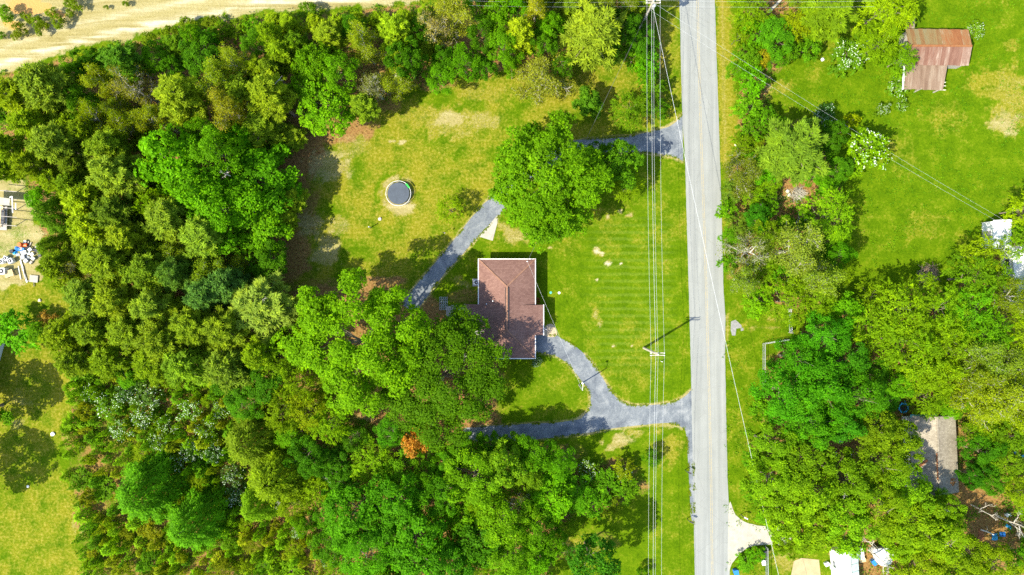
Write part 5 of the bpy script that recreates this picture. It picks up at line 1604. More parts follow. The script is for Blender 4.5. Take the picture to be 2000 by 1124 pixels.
def scatter(name, label, regions, n, size, hmax, col, seed, avoid=None, per=9, spread=.35):
    rng = np.random.default_rng(seed)
    u = rng.uniform(-40, 2040, n * 6)
    v = rng.uniform(-30, 1150, n * 6)
    ok = np.zeros(len(u), bool)
    for pl in regions:
        ok |= sdf_poly(u, v, pl) > -2
    for pl in (avoid or []):
        ok &= sdf_poly(u, v, pl) < -2
    for a_, b_, c_ in CLEAR:
        ok &= np.hypot(u - a_, v - b_) > c_ * .3
    dn = fbm(u / 40, v / 40, seed)
    ok &= rng.random(len(u)) < sstep(dn, .36, .6)
    u, v = u[ok][:n], v[ok][:n]
    x, y = (u - 1000) / PXM, (562 - v) / PXM
    m = len(x) * per
    hh = hmax * rng.uniform(.3, 1, len(x))
    ci = np.repeat(np.arange(len(x)), per)
    C = np.stack([x[ci] + rng.normal(0, spread, m), y[ci] + rng.normal(0, spread, m), hh[ci] * rng.uniform(.15, 1, m)], -1)
    N = unit(rng.normal(0, .6, (m, 3)) + np.array([0, 0, .7]))
    L = size * rng.uniform(.6, 1.4, m)
    V, Q = leaf_quads(C, N, rng.normal(0, 1, (m, 3)), L, L * .5, .1)
    t = np.clip(rng.uniform(.1, .8, len(x))[ci] + rng.normal(0, .15, m), 0, 1)
    o = link(name, mesh_np(name, V, Q, M['leaf'], np.repeat(t, 4)))
    o.color = (*col, 1)
    tag(o, label, kind='stuff')


scatter('undergrowth', 'low green undergrowth between the trees of the woods', WOODS[:4], 9000, .30, .9, (.055, .140, .006), 31, [THICKET])
scatter('scrub', 'low olive scrub and brambles between the young pines', [THICKET], 3800, .26, .8, (.125, .185, .006), 32)
scatter('weeds', 'tall green weeds growing in the pasture and along the hedge', [PASTURE, VERGE_E2, [(1435, 80), (1500, 80), (1505, 340), (1440, 330)], [(1560, 60), (1780, 0), (2020, -20), (2020, 60), (1900, 30), (1760, 180), (1720, 240), (1600, 220)]], 5200, .20, .35, (.078, .185, .004), 33, per=6, spread=.22)
def edge_grass(lines, n, seed):
    rng = np.random.default_rng(seed)
    P0, P1 = [], []
    for ln in lines:
        for a_, b_ in zip(ln, ln[1:]):
            if -30 < a_[1] < 1160:
                P0.append(a_)
                P1.append(b_)
    P0, P1 = np.array(P0, float), np.array(P1, float)
    L = np.linalg.norm(P1 - P0, axis=1)
    k = rng.choice(len(L), n, p=L / L.sum())
    t = rng.random(n)[:, None]
    q = P0[k] * (1 - t) + P1[k] * t
    keep = fbm(q[:, 0] / 14, q[:, 1] / 14, seed) > .52
    q = q[keep] + rng.normal(0, 1.1, (keep.sum(), 2))
    per = 4
    ci = np.repeat(np.arange(len(q)), per)
    m = len(ci)
    C = np.stack([(q[ci, 0] - 1000) / PXM + rng.normal(0, .07, m), (562 - q[ci, 1]) / PXM + rng.normal(0, .07, m), rng.uniform(.03, .06, m)], -1)
    N = unit(rng.normal(0, .25, (m, 3)) + np.array([0, 0, 1]))
    Lf = .16 * rng.uniform(.5, 1.4, m)
    V, Q = leaf_quads(C, N, rng.normal(0, 1, (m, 3)), Lf, Lf * .45, .1)
    o = link('edge_grass', mesh_np('edge_grass', V, Q, M['leaf'], np.repeat(rng.uniform(0, .9, m), 4)))
    o.color = (.105, .150, .004, 1)
    tag(o, 'ragged grass creeping over the edges of the driveways', kind='stuff')


edge_grass([cat_rom(driveway_top[:16], 4, False), cat_rom(drive_in, 4, False), cat_rom(driveway_top[24:], 4, False), cat_rom(driveway_bot, 4, False)], 4500, 41)
scatter('dry_scrub', 'sparse dry scrub along the edge of the dirt road', [[(-20, 150), (160, 104), (330, 62), (500, 34), (700, 20), (840, 4), (840, 22), (700, 44), (500, 66), (330, 100), (160, 130), (-20, 165)]], 900, .24, .6, (.13, .15, .015), 34)
# ------------------------------------------------------------------ trampoline and yard things
c = P(778, 378, .85)
tr = tag(empty('trampoline', (c.x, c.y, 0)), 'round dark trampoline with a white rim on the left lawn', 'trampoline')
MB().disc((0, 0, .83), 1.62, 40, .02).build('mat', M['mat'], tr)
rim = MB()
ringp = [(1.86 * math.cos(2 * math.pi * k / 40), 1.86 * math.sin(2 * math.pi * k / 40), .85) for k in range(41)]
rim.tube(ringp, [.032] * 41, 6, cap=False)
rim.build('rim', M['white_metal'], tr)
spr = MB()
for k in range(64):
    t = 2 * math.pi * k / 64
    spr.beam((1.60 * math.cos(t), 1.60 * math.sin(t), .84), (1.85 * math.cos(t), 1.85 * math.sin(t), .85), .03, .02)
spr.build('springs', M['dark_metal'], tr)['kind'] = 'stuff'
gp = MB()
for k in range(5):
    t0, t1 = .45 + k * .09, .45 + (k + 1) * .09
    gp.slab([(1.68 * math.cos(t0), 1.68 * math.sin(t0), .92), (1.92 * math.cos(t0), 1.92 * math.sin(t0), .92), (1.92 * math.cos(t1), 1.92 * math.sin(t1), .92), (1.68 * math.cos(t1), 1.68 * math.sin(t1), .92)], .03)
gp.build('edge_pad', M['green_plastic'], tr)
for k in range(4):
    t = math.pi / 4 + k * math.pi / 2
    x, y = 1.84 * math.cos(t), 1.84 * math.sin(t)
    dx, dy = -math.sin(t) * .45, math.cos(t) * .45
    MB().tube([(x - dx, y - dy, .84), (x - dx, y - dy, .03), (x + dx, y + dy, .03), (x + dx, y + dy, .84)], [.03] * 4, 6).build('leg', M['grey_metal'], tr)

p = P(724, 445)
t = tag(empty('hydrant_post', (p.x, p.y, 0)), 'short dark post casting a long shadow left below the trampoline', 'post')
MB().tube([(0, 0, 0), (0, 0, 1.35)], [.07, .06], 8).build('pole', M['old_wood'], t)
MB().tube([(0, 0, 1.35), (0, 0, 1.45)], [.11, .08], 8).build('cap', M['grey_metal'], t)
p = P(866, 455)
t = tag(empty('shepherd_hook', (p.x, p.y, 0)), 'thin dark hook post beside the small tree near the driveway', 'garden hook')
MB().tube([(0, 0, 0), (0, 0, 1.7), (.1, -.05, 1.95), (.28, -.12, 1.98), (.36, -.16, 1.8)], [.025] * 5, 6).build('pole', M['dark_metal'], t)
hk = MB()
hk.tube([(.36, -.16, 1.78), (.36, -.16, 1.5)], [.09, .09], 8)
hk.build('feeder', M['old_wood'], t)


def rock(name, u, v, r, label, mat='rock', seed=1):
    p = P(u, v)
    bm = bmesh.new()
    bmesh.ops.create_icosphere(bm, subdivisions=2, radius=r)
    rg = random.Random(seed)
    for vv in bm.verts:
        vv.co *= rg.uniform(.8, 1.12)
        vv.co.z = vv.co.z * .55 + r * .3
    me = bpy.data.meshes.new(name)
    bm.to_mesh(me)
    bm.free()
    me.materials.append(M[mat])
    o = link(name, me)
    o.location = (p.x, p.y, 0)
    tag(o, label, 'rock')


rock('rock', 742, 428, .28, 'pinkish flat rock below the trampoline', 'rock', 2)
rock('rock', 104, 848, .33, 'pale flat rock in the middle of the lower left lawn', 'white_paint', 3)
rock('rock', 55, 950, .2, 'small white rock near the left edge of the lower lawn', 'white_paint', 4)
rock('rock', 1606, 117, .28, 'white rock at the left of the blossoming shrub in the pasture', 'white_paint', 5)
rock('rock', 78, 587, .26, 'grey rock on the upper part of the lower left lawn', 'rock', 6)

# yard light on a pole, fed by a cable from the house
LP = P(1130.5, 752)
lamp = tag(empty('yard_light', (LP.x, LP.y, 0)), 'yard light on a wooden pole inside the driveway fork', 'lamp post')
MB().tube([(0, 0, -.2), (0, 0, 5.6)], [.10, .07], 8).build('pole', M['pole_wood'], lamp)
MB().tube([(0, 0, 5.35), (.02, .5, 5.7), (.03, .95, 5.72)], [.028] * 3, 6).build('arm', M['white_metal'], lamp)
MB().tube([(.03, .95, 5.74), (.03, 1.0, 5.62), (.03, 1.0, 5.5)], [.09, .14, .17], 10).build('lamp_head', M['white_metal'], lamp)

# ------------------------------------------------------------------ utility poles and wires
def utility_pole(base_px, top_px, h, label, arms=((-.16,), (.16,)), arm_w=2.0, transformer=False, world=None):
    b = world or P(*base_px)
    root = tag(empty('utility_pole', (b.x, b.y, 0)), label, 'utility pole')
    MB().tube([(0, 0, -.3), (0, 0, h * .5), (0, 0, h)], [.19, .165, .13], 10).build('pole', M['pole_wood'], root)
    for (dy,) in arms:
        a = MB().box((0, dy, h - .35), (arm_w, .10, .12)).build('crossarm', M['pole_wood'], root)
        for x in (-arm_w / 2 + .1, arm_w / 2 - .1):
            MB().tube([(x, dy, h - .29), (x, dy, h - .2), (x, dy, h - .1), (x, dy, h - .03)], [.04, .075, .05, .06], 8).build('insulator', M['white_metal'], a)
    MB().tube([(0, 0, h), (0, 0, h + .08), (0, 0, h + .2)], [.05, .08, .05], 8).build('insulator', M['white_metal'], root)
    if transformer:
        MB().tube([(.32, -.1, h - 2.2), (.32, -.1, h - 2.15), (.32, -.1, h - 1.25), (.32, -.1, h - 1.2)], [.2, .24, .24, .18], 12).build('transformer', M['grey_metal'], root)
    return root, b


HP = 10.0
_, B1 = utility_pole((1257.5, 680), None, HP, 'grey utility pole with a double crossarm on the front lawn')
_, B0 = utility_pole((1249, 58), None, HP + .4, 'tall utility pole with a transformer at the top of the wire run', transformer=True)
B2 = Vector((B1.x - .3, B1.y - (B0.y - B1.y) * .9, 0))
_, _ = utility_pole(None, None, HP, 'utility pole standing below the bottom edge of the view', world=B2)
B_1 = Vector((B0.x - 1.2, B0.y + 40, 0))
utility_pole(None, None, HP, 'utility pole standing above the top edge of the view', world=B_1)


def wire(name, a, b, sag, label, r=.022, mat='wire', n=20, group=None):
    a, b = Vector(a), Vector(b)
    pts = []
    for k in range(n + 1):
        t = k / n
        p = a.lerp(b, t)
        p.z -= sag * 4 * t * (1 - t)
        pts.append(p)
    o = MB().tube(pts, [r] * (n + 1), 5).build(name, M[mat])
    tag(o, label, 'wire', group)
    return o


arm = .9
spans = ((B_1, B0, HP, HP + .4, 'above the upper utility pole'), (B0, B1, HP + .4, HP, 'between the two utility poles'), (B1, B2, HP, HP, 'below the lower utility pole'))
for A_, B_, ha, hb_, where in spans:
    for dx, dz, lb in ((-arm, -.02, 'left power wire'), (0.0, .2, 'middle power wire'), (arm, -.02, 'right power wire')):
        wire('power_line', A_ + Vector((dx, 0, ha + dz)), B_ + Vector((dx, 0, hb_ + dz)), 1.0, f'{lb} {where}', .0105)
    wire('cable', A_ + Vector((.18, 0, ha - 2.2)), B_ + Vector((.18, 0, hb_ - 2.2)), .9, f'lower neutral cable {where}', .016)
# the long slack cable that crosses the road to the lower right
S2 = P(1592, 1560)
wire('road_cable', B0 + Vector((.2, 0, HP - 1.2)), Vector((S2.x, S2.y, 8.6)), 1.6, 'long pale cable crossing the road from upper pole to lower right', .019, n=40)
utility_pole(None, None, 9, 'utility pole across the road below the lower right edge', world=S2)
# service drops to the east and to the house
wire('service_drop', B0 + Vector((.1, 0, HP - .2)), P(1962, 431, 2.9), .9, 'upper one of two wires crossing road and pasture to the white shed', .0065, n=40)
wire('service_drop', B0 + Vector((.1, 0, HP - 2.6)), P(1950, 434, 2.9), .9, 'lower one of two wires crossing road and pasture to the white shed', .0065, n=40)
wire('service_drop', B0 + Vector((-.1, 0, HP - 2.4)), MAST, 1.0, 'dark service wire from upper utility pole to the house roof', .018, 'dark_wire', 30)
wire('lamp_cable', MAST, Vector((LP.x, LP.y, 5.4)), .55, 'pale cable from the house roof to the yard light', .011, 'wire')
wire('guy_wire', B0 + Vector((0, 0, HP - 1.5)), (B0.x - 2.2, B0.y - 3.9, 0), .03, 'steep guy wire bracing the upper utility pole', .016)
for k, (dy, xa, xb) in enumerate(((.2, 0, 30), (-.55, 0, 30), (.12, -25, 0), (-.5, -25, 0))):
    wire('side_line', (B0.x + xa, B0.y + dy, HP + .1), (B0.x + xb, B0.y + dy - .1, HP + .1), .4, ('upper', 'lower', 'upper', 'lower')[k] + (' side wire running right' if xb else ' side wire running left') + ' from the top of the upper pole', .005)
p = P(1291, 706)
t = tag(empty('marker_post', (p.x, p.y, 0)), 'short white marker post near the foot of the lawn utility pole', 'post')
MB().tube([(0, 0, 0), (.04, 0, .75)], [.05, .05], 8).build('post', M['white_paint'], t)
MB().tube([(.04, 0, .75), (.04, 0, .8)], [.065, .05], 8).build('cap', M['white_paint'], t)


def mailbox(u, v, label, doc, hc):
    p = P(u, v)
    t = tag(empty('mailbox', (p.x, p.y, 0), R(-25)), label, 'mailbox')
    MB().tube([(0, 0, -.05), (0, 0, 1.05)], [.055, .05], 8).build('post', M['dark_metal'], t)
    MB().beam((0, 0, 1.03), (.55, 0, 1.03), .08, .06).build('arm', M['dark_metal'], t)
    prof = [(-.1, 1.08), (.1, 1.08), (.1, 1.2), (.07, 1.27), (0, 1.3), (-.07, 1.27), (-.1, 1.2)]
    b = MB()
    n = len(prof)
    x0, x1 = .18, .68
    b.face([(x0, y, z) for y, z in prof])
    b.face([(x1, y, z) for y, z in reversed(prof)])
    for k in range(n):
        (y0, z0), (y1, z1) = prof[k], prof[(k + 1) % n]
        b.face([(x0, y0, z0), (x1, y0, z0), (x1, y1, z1), (x0, y1, z1)])
    bx = b.build('box', M[hc], t)
    MB().box((.69, 0, 1.18), (.02, .17, .17)).build('flap', M[doc], bx)
    MB().box((.4, .12, 1.28), (.12, .015, .1)).build('flag', M['red'], bx)


mailbox(1338, 918, 'dark mailbox on a post beside the asphalt strip, nearer the driveway', 'dark_metal', 'dark_metal')
mailbox(1342, 1013, 'mailbox with a white end near the bottom of the road', 'white_metal', 'dark_metal')
mailbox(1447, 1005, 'white mailbox in the grass above the concrete apron', 'white_metal', 'white_metal')

# ------------------------------------------------------------------ fence, gate, roadside things on the east side
def fence(pts, label, h=1.25, gap=2.0):
    w = [P(u, v) for u, v in pts]
    o = w[0].copy()
    root = tag(empty('chain_link_fence', (o.x, o.y, 0)), label, 'fence')
    for a_, b_ in zip(w, w[1:]):
        a_, b_ = a_ - o, b_ - o
        L = (b_ - a_).length
        n = max(1, round(L / gap))
        for k in range(n + 1):
            q = a_.lerp(b_, k / n)
            MB().tube([(q.x, q.y, 0), (q.x, q.y, h + .06)], [.03, .03], 6).build('post', M['grey_metal'], root)
        up = Vector((0, 0, h))
        MB().tube([a_ + up, b_ + up], [.03, .03], 6).build('rail', M['grey_metal'], root)
        mb = MB()
        s = .14
        m = int(L / s)
        for k in range(-int(h / s), m + 1):
            for sg in (1, -1):
                t0, t1 = k * s, k * s + h
                z0, z1 = (0, h) if sg == 1 else (h, 0)
                if t0 < 0:
                    z0 += -t0 * (1 if sg == 1 else -1)
                    t0 = 0
                if t1 > L:
                    z1 -= (t1 - L) * (1 if sg == 1 else -1)
                    t1 = L
                if t1 - t0 < .05:
                    continue
                A2, B2_ = a_.lerp(b_, t0 / L), a_.lerp(b_, t1 / L)
                A2.z, B2_.z = z0 + .03, z1 + .03
                mb.beam(A2, B2_, .006, .006)
        mb.build('wire_mesh', M['grey_metal'], root)['kind'] = 'stuff'


fence([(1538, 663), (1489, 671), (1489, 760)], 'chain link fence corner in the grass beside the deep green oaks')
fence([(1494, 1066), (1496, 1190)], 'chain link fence running down from the concrete apron')
g0, g1 = P(1539, 606), P(1541, 648)
gate = tag(empty('farm_gate', (g0.x, g0.y, 0)), 'tubular metal farm gate across the two-track field path', 'gate')
d = g1 - g0
for z in (.25, .5, .75, 1.0, 1.25):
    MB().tube([(0, 0, z), (d.x, d.y, z)], [.03, .03], 6).build('rail', M['grey_metal'] if z < 1.2 else M['white_metal'], gate)
for t_ in (0, .5, 1):
    MB().tube([(d.x * t_, d.y * t_, .2), (d.x * t_, d.y * t_, 1.27)], [.03, .03], 6).build('upright', M['grey_metal'], gate)
for t_ in (-.04, 1.04):
    MB().tube([(d.x * t_, d.y * t_, 0), (d.x * t_, d.y * t_, 1.5)], [.08, .08], 8).build('post', M['old_wood'], gate)


def trash_bin(u, v, rz, mat, label):
    p = P(u, v)
    t = tag(empty('trash_bin', (p.x, p.y, 0), rz), label, 'bin')
    b = MB()
    lo, hi = .24, .30
    for k in range(4):
        s0, s1 = ((-1, -1), (1, -1), (1, 1), (-1, 1))[k], ((1, -1), (1, 1), (-1, 1), (-1, -1))[k]
        b.face([(s0[0] * lo, s0[1] * lo * 1.15, .05), (s1[0] * lo, s1[1] * lo * 1.15, .05), (s1[0] * hi, s1[1] * hi * 1.15, 1.0), (s0[0] * hi, s0[1] * hi * 1.15, 1.0)])
    b.build('body', M[mat], t)
    MB().box((0, 0, 1.03), (.66, .76, .07)).build('lid', M[mat], t)
    for x in (-.22, .22):
        MB().tube([(x - .03, -.32, .12), (x + .03, -.32, .12)], [.12, .12], 10).build('wheel', M['black'], t)
    MB().tube([(-.2, -.42, .95), (.2, -.42, .95)], [.02, .02], 6).build('handle', M['black'], t)


trash_bin(1491, 1077, .1, 'dark_metal', 'dark trash bin where the concrete apron meets the fence')
trash_bin(1434, 1114, .2, 'blue', 'blue trash bin in the grass at the bottom of the road')
junk_box('cooler', 1492, 1100, 0, (.45, .7, .4), .1, 'white_paint', 'white cooler beside the lower fence', 'cooler')

# logs, brush and field stones
def log(name, a, b, r, label, mat='bark', z=None, cat='log', branches=0):
    A_, B_ = P(*a), P(*b)
    A_.z = B_.z = r if z is None else z
    t = tag(empty(name, A_), label, cat)
    d = B_ - A_
    mb = MB()
    mb.tube([(0, 0, 0), d * .5 + Vector((.05, .04, .02)), d], [r, r * .9, r * .7], 9)
    mb.build('trunk', M[mat], t)
    for k in range(2):
        e = d * k
        dn = d.normalized() * .01 * (1 if k else -1)
        MB().tube([e, e + dn], [r * .6, r * .6] if k else [r * .85, r * .85], 9).build('cut_face', M['new_wood'], t)
    rg = random.Random(4)
    for k in range(branches):
        s = d * rg.uniform(.25, 1)
        mb = MB()
        e = s + Vector((rg.uniform(-.2, .9), rg.uniform(.5, 1.6), rg.uniform(.1, .5)))
        mb.tube([s, s.lerp(e, .5) + Vector((.1, 0, .1)), e], [r * .35, r * .25, r * .08], 5)
        mb.build('branch', M[mat], t)


log('log', (1500, 26), (1529, -4), .24, 'thick pale fallen log at the top edge right of the road', 'pole_wood')
log('fallen_branch', (1538, 440), (1584, 427), .09, 'pale fallen branch with side twigs beside the hedge trees', 'pale_bark', .5, 'branch', 6)
log('log', (1494, 408), (1503, 400), .13, 'short cut log in the small clearing of the hedge', 'pole_wood')
log('fallen_branch', (1910, 1032), (1936, 1042), .1, 'white fallen branch above the rusty sheet', 'pale_bark', .6, 'branch', 1)
log('log', (1434, 282), (1441, 294), .1, 'small pale log lying on the right road verge', 'pale_bark')


def brush(name, u, v, r, n, label, mat):
    p = P(u, v)
    mb = MB()
    rg = random.Random(int(u))
    for k in range(n):
        a_ = rg.uniform(0, 6.28)
        rr_ = r * math.sqrt(rg.random()) * .7
        x, y = rr_ * math.cos(a_), rr_ * math.sin(a_)
        b_ = rg.uniform(0, 6.28)
        L = rg.uniform(.4, 1.2)
        z = .08 + .5 * (1 - rr_ / r) * rg.random()
        mb.tube([(x, y, z), (x + L * math.cos(b_), y + L * math.sin(b_), z + rg.uniform(-.05, .35))], [.03, .012], 3, cap=False)
    o = mb.build(name, M[mat])
    o.location = (p.x, p.y, 0)
    tag(o, label, 'brush pile')


M['dead_twig'] = plain('dead_twigs', (.36, .25, .17), .9, .4, 5.0)
brush('brush_pile', 1557, 380, 1.4, 170, 'grey brush pile of cut branches in the hedge clearing', 'grey_bark')
brush('brush_pile', 1812, 537, 2.0, 260, 'brown brush pile at the pasture edge in front of the trees', 'dead_twig')
for k, (u, v, r_) in enumerate(((1538, 374, .3), (1541, 381, .34), (1488, 400, .3))):
    rock('rock', u, v, r_, ('pale boulder at the upper left of the grey brush pile', 'larger pale boulder touching the grey brush pile', 'pale boulder next to the short cut log')[k], 'rock', 20 + k)

# ------------------------------------------------------------------ the scrap yard on the left edge
sc = tag(empty('canopy_frame', P(8, 396)), 'open canopy frame with a grey sheet roof at the left edge', 'canopy')
o0 = P(8, 396)


def sy(u, v, z):
    q = P(u, v, z)
    return (q.x - o0.x, q.y - o0.y, z)


MB().slab([sy(-40, 382, 2.4), (sy(20, 388, 2.4)), sy(18, 402, 2.4), sy(-40, 398, 2.4)], .05).build('roof_sheet', M['concrete'], sc)
for (a_, b_) in (((19, 386), (24, 384)), ((24, 384), (25, 416)), ((18, 388), (19, 402)), ((31, 397), (31, 410))):
    MB().beam(sy(*a_, 2.3), sy(*b_, 2.3), .14, .1).build('rail', M['white_paint'], sc)
for v in (370, 386, 403, 420, 437):
    MB().beam(sy(-30, v, 2.36), sy(33, v + 5, 2.2), .08, .08).build('rafter', M['old_wood'], sc)
for u, v in ((32, 376), (33, 410), (30, 442), (2, 446)):
    q = sy(u, v, 0)
    MB().tube([(q[0], q[1], 0), (q[0], q[1], 2.25)], [.06, .06], 6).build('post', M['old_wood'], sc)
MB().slab([sy(-40, 404, .5), sy(14, 404, .5), sy(13, 450, .5), sy(-40, 448, .5)], .12).build('platform', M['old_wood'], sc)
pl_ = tag(empty('lumber_pile', P(4, 424)), 'stack of yellow boards on the platform at the left edge', 'lumber')
for k in range(5):
    for j in range(2):
        MB().box((-.45 + k * .22, .1 * (k % 2), .6 + j * .06), (.19, 3.1, .045), R(-5)).build('board', M['new_wood'] if (k + j) % 3 else M['white_paint'], pl_)
p = P(13, 425)
bt = tag(empty('bench', (p.x, p.y, .5), R(-3)), 'dark narrow bench beside the yellow boards', 'bench')
MB().box((0, 0, .35), (.45, 2.2, .06)).build('seat', M['dark_metal'], bt)
for y in (-.9, .9):
    MB().box((0, y, .16), (.4, .06, .32)).build('leg', M['dark_metal'], bt)

for k, (u, v, s, h, rz, lb) in enumerate(((1, 511, .7, .7, .2, 'scrapped air conditioner cut by the left edge'), (10, 505, .62, .6, -.5, 'smallest scrapped air conditioner of the left yard'), (19.5, 510, .72, .7, .5, 'tilted scrapped air conditioner nearest the scrap heap'))):
    q = P(u, v, h)
    condenser(q.x, q.y, s, h, rz, lb, mat='white_metal')
q = P(3, 530, .9)
t = condenser(q.x, q.y, .95, .9, .05, 'large scrapped air conditioner with a single fan at the left edge', mat='white_metal')
q = P(23, 535)
pa = tag(empty('pallet', (q.x, q.y, 0), R(18)), 'pale wooden pallet box below the scrapped air conditioners', 'pallet')
for k in range(6):
    MB().box((0, -.42 + k * .17, .62), (1.25, .12, .03)).build('slat', M['new_wood'], pa)
for x in (-.55, 0, .55):
    MB().box((x, 0, .56), (.1, .95, .09)).build('bearer', M['new_wood'], pa)
for x in (-.58, .58):
    for y in (-.42, .42):
        MB().box((x, y, .26), (.08, .08, .52)).build('leg', M['old_wood'], pa)
q = P(37, 478, .9)
br = tag(empty('barrel', (q.x, q.y, 0)), 'orange plastic barrel on top of the scrap heap', 'barrel')
MB().tube([(0, 0, 0), (0, 0, .3), (0, 0, .6), (0, 0, .88), (0, 0, .9)], [.28, .33, .33, .3, .27], 14).build('body', M['orange'], br)
MB().disc((.08, 0, .901), .1, 10, .01).build('bung', M['dark_metal'], br)
MB().tube([(.25, 0, .3), (.85, -.05, .3)], [.27, .27], 12).build('side_drum', M['orange'], br)


def crumple(name, u, v, w, h, mat, label, cat='tarp', z=.25, seed=1, rz=0):
    q = P(u, v, z)
    t = rg = random.Random(seed)
    n = 6
    mb = MB()
    g_ = [[Vector(((i / n - .5) * w, (j / n - .5) * h, max(.02, z * (1 - ((i / n - .5) ** 2 + (j / n - .5) ** 2) * 3) + rg.uniform(-.1, .1)))) for j in range(n + 1)] for i in range(n + 1)]
    for i in range(n):
        for j in range(n):
            mb.face([g_[i][j], g_[i + 1][j], g_[i + 1][j + 1], g_[i][j + 1]])
    o = mb.build(name, M[mat])
    o.location = (q.x, q.y, 0)
    o.rotation_euler = (0, 0, rz)
    tag(o, label, cat)


crumple('tarp', 32, 486, 1.1, .7, 'blue', 'dark blue tarp beneath the orange barrel', z=.5, seed=2)
crumple('tarp', 27, 494, .7, .5, 'cyan', 'small pale blue tarp left of the grey blocks', z=.3, seed=3)
jr = random.Random(12)
JUNK = [(46, 494, .75, .5, .3, 'white_metal', 'white metal panel in the middle of the scrap heap'), (52, 503, .9, .5, -.4, 'block', 'grey concrete slab at the bottom of the scrap heap'), (44, 503, .6, .55, .2, 'block', 'square grey block at the lower left of the scrap heap'), (58, 488, .5, .4, .6, 'grey_metal', 'small grey metal box in the scrap heap'),
        (40, 486, .5, .4, -.2, 'old_wood', 'weathered wooden box beside the blue tarp'), (52, 482, .5, .35, .9, 'dark_metal', 'dark metal box at the top of the scrap heap'), (48, 474, .6, .35, 1.2, 'grey_metal', 'grey tin box above the orange barrel'), (74, 481, .75, .65, -.2, 'concrete', 'pale square sheet right of the scrap heap'), (62, 497, .45, .4, .4, 'white_paint', 'small white box in the scrap heap'),
        (66, 545, 1.2, 1.0, -.1, 'concrete', 'pale square slab at the lower right of the yard'), (22, 491, .5, .4, .5, 'black', 'black box left of the blue tarp'), (50, 510, .5, .45, .8, 'grey_metal', 'round shouldered grey box at the foot of the heap'),
        (35, 498, .55, .35, .2, 'block', 'grey slab below the dark blue tarp'), (70, 490, .6, .3, -.5, 'block', 'long grey slab beneath the dark pipes'), (56, 496, .35, .3, .2, 'white_metal', 'small white tin box beside the grey slabs'), (64, 505, .5, .4, -.6, 'grey_metal', 'grey tin box at the right foot of the heap'), (77, 499, .4, .35, .4, 'dark_metal', 'dark metal box at the right end of the pipes'),
        (45, 487, .3, .3, .1, 'blue', 'small blue box behind the grey tin boxes'), (60, 513, .45, .3, .9, 'old_wood', 'low wooden box at the bottom of the heap')]
for (u, v, w, d_, rz, mt, lb) in JUNK:
    junk_box('scrap_box' if 'box' in lb else 'metal_scrap', u, v, 0, (w, d_, .15 if 'slab' in lb or 'sheet' in lb else jr.uniform(.25, .5)), rz, mt, lb, 'scrap')
for k, (a_, b_, mt, lb) in enumerate((((48, 479), (80, 492), 'dark_metal', 'long dark pipe across the scrap heap, upper one'), ((50, 484), (84, 496), 'black', 'long black pipe across the scrap heap, lower one'), ((41, 508), (54, 552), 'white_paint', 'long pale beam below the scrap heap'), ((46, 520), (52, 546), 'old_wood', 'grey board right of the long pale beam'), ((37, 520), (42, 546), 'grey_metal', 'grey rail left of the long pale beam'), ((55, 549), (72, 550), 'old_wood', 'grey board along the pale square slab'), ((67, 550), (68, 560), 'dark_metal', 'short dark bar at the bottom of the yard'), ((57, 472), (53, 482), 'pale_bark', 'pale slatted board at the top of the heap'), ((62, 474), (57, 484), 'old_wood', 'brown board at the top of the heap'))):
    A_, B_ = P(*a_), P(*b_)
    z = .35 if k < 2 else .14
    w = .18 if k in (2, 7, 8) else .1
    mb = MB()
    if 'pipe' in lb:
        mb.tube([(A_.x, A_.y, z), (B_.x, B_.y, z + .05)], [.07, .07], 8)
    else:
        mb.beam((A_.x, A_.y, z), (B_.x, B_.y, z), w, .06)
    o = mb.build('pipe' if 'pipe' in lb else 'beam', M[mt])
    tag(o, lb, 'scrap')

# ------------------------------------------------------------------ odds and ends among the east trees
q = P(1765, 797, .4)
bt = tag(empty('mini_trampoline', (q.x, q.y, 0)), 'small round blue trampoline with a handle bar by the grey roofed house', 'trampoline')
MB().disc((0, 0, .36), .52, 24, .02).build('mat', M['black'], bt)
rp = [(.66 * math.cos(2 * math.pi * k / 24), .66 * math.sin(2 * math.pi * k / 24), .38) for k in range(25)]
MB().tube(rp, [.12] * 25, 8, cap=False).build('ring', M['cyan'], bt)
MB().tube([(-.55, .35, .3), (-.65, .75, 1.0), (-.7, .95, 1.1)], [.04] * 3, 6).build('handle', M['cyan'], bt)
MB().tube([(.05, .6, .3), (-.1, 1.0, 1.0), (-.25, 1.2, 1.1)], [.04] * 3, 6).build('handle', M['cyan'], bt)
for k in range(5):
    a_ = 2 * math.pi * k / 5
    MB().tube([(.62 * math.cos(a_), .62 * math.sin(a_), 0), (.62 * math.cos(a_), .62 * math.sin(a_), .36)], [.03, .03], 6).build('leg', M['dark_metal'], bt)
junk_box('tub', 1655, 855, 0, (.85, .55, .5), .1, 'red', 'red box in the gap between the oaks', 'box')
junk_box('tub', 1643, 862, 0, (.5, .5, .5), .4, 'grey_metal', 'grey box left of the red one in the oak gap', 'box')
junk_box('tub', 1632, 888, 0, (.45, .6, .5), .2, 'white_paint', 'white box at the left of the oak gap', 'box')
q = P(1654, 887)
tb_ = tag(empty('garden_table', (q.x, q.y, 0)), 'round white garden table in the gap between the oaks', 'table')
MB().disc((0, 0, .7), .42, 20, .04).build('tabletop', M['white_paint'], tb_)
MB().tube([(0, 0, 0), (0, 0, .7)], [.05, .05], 8).build('leg', M['white_paint'], tb_)
MB().disc((0, 0, .742), .16, 12, .06).build('bowl', M['dark_metal'], tb_)
crumple('tarp', 1945, 1050, .9, 1.0, 'cyan', 'bright blue tarp in the middle of the cluttered clearing', seed=5)
crumple('tarp', 1960, 1045, .9, .7, 'blue', 'dark blue tarp right of the bright one', seed=6)
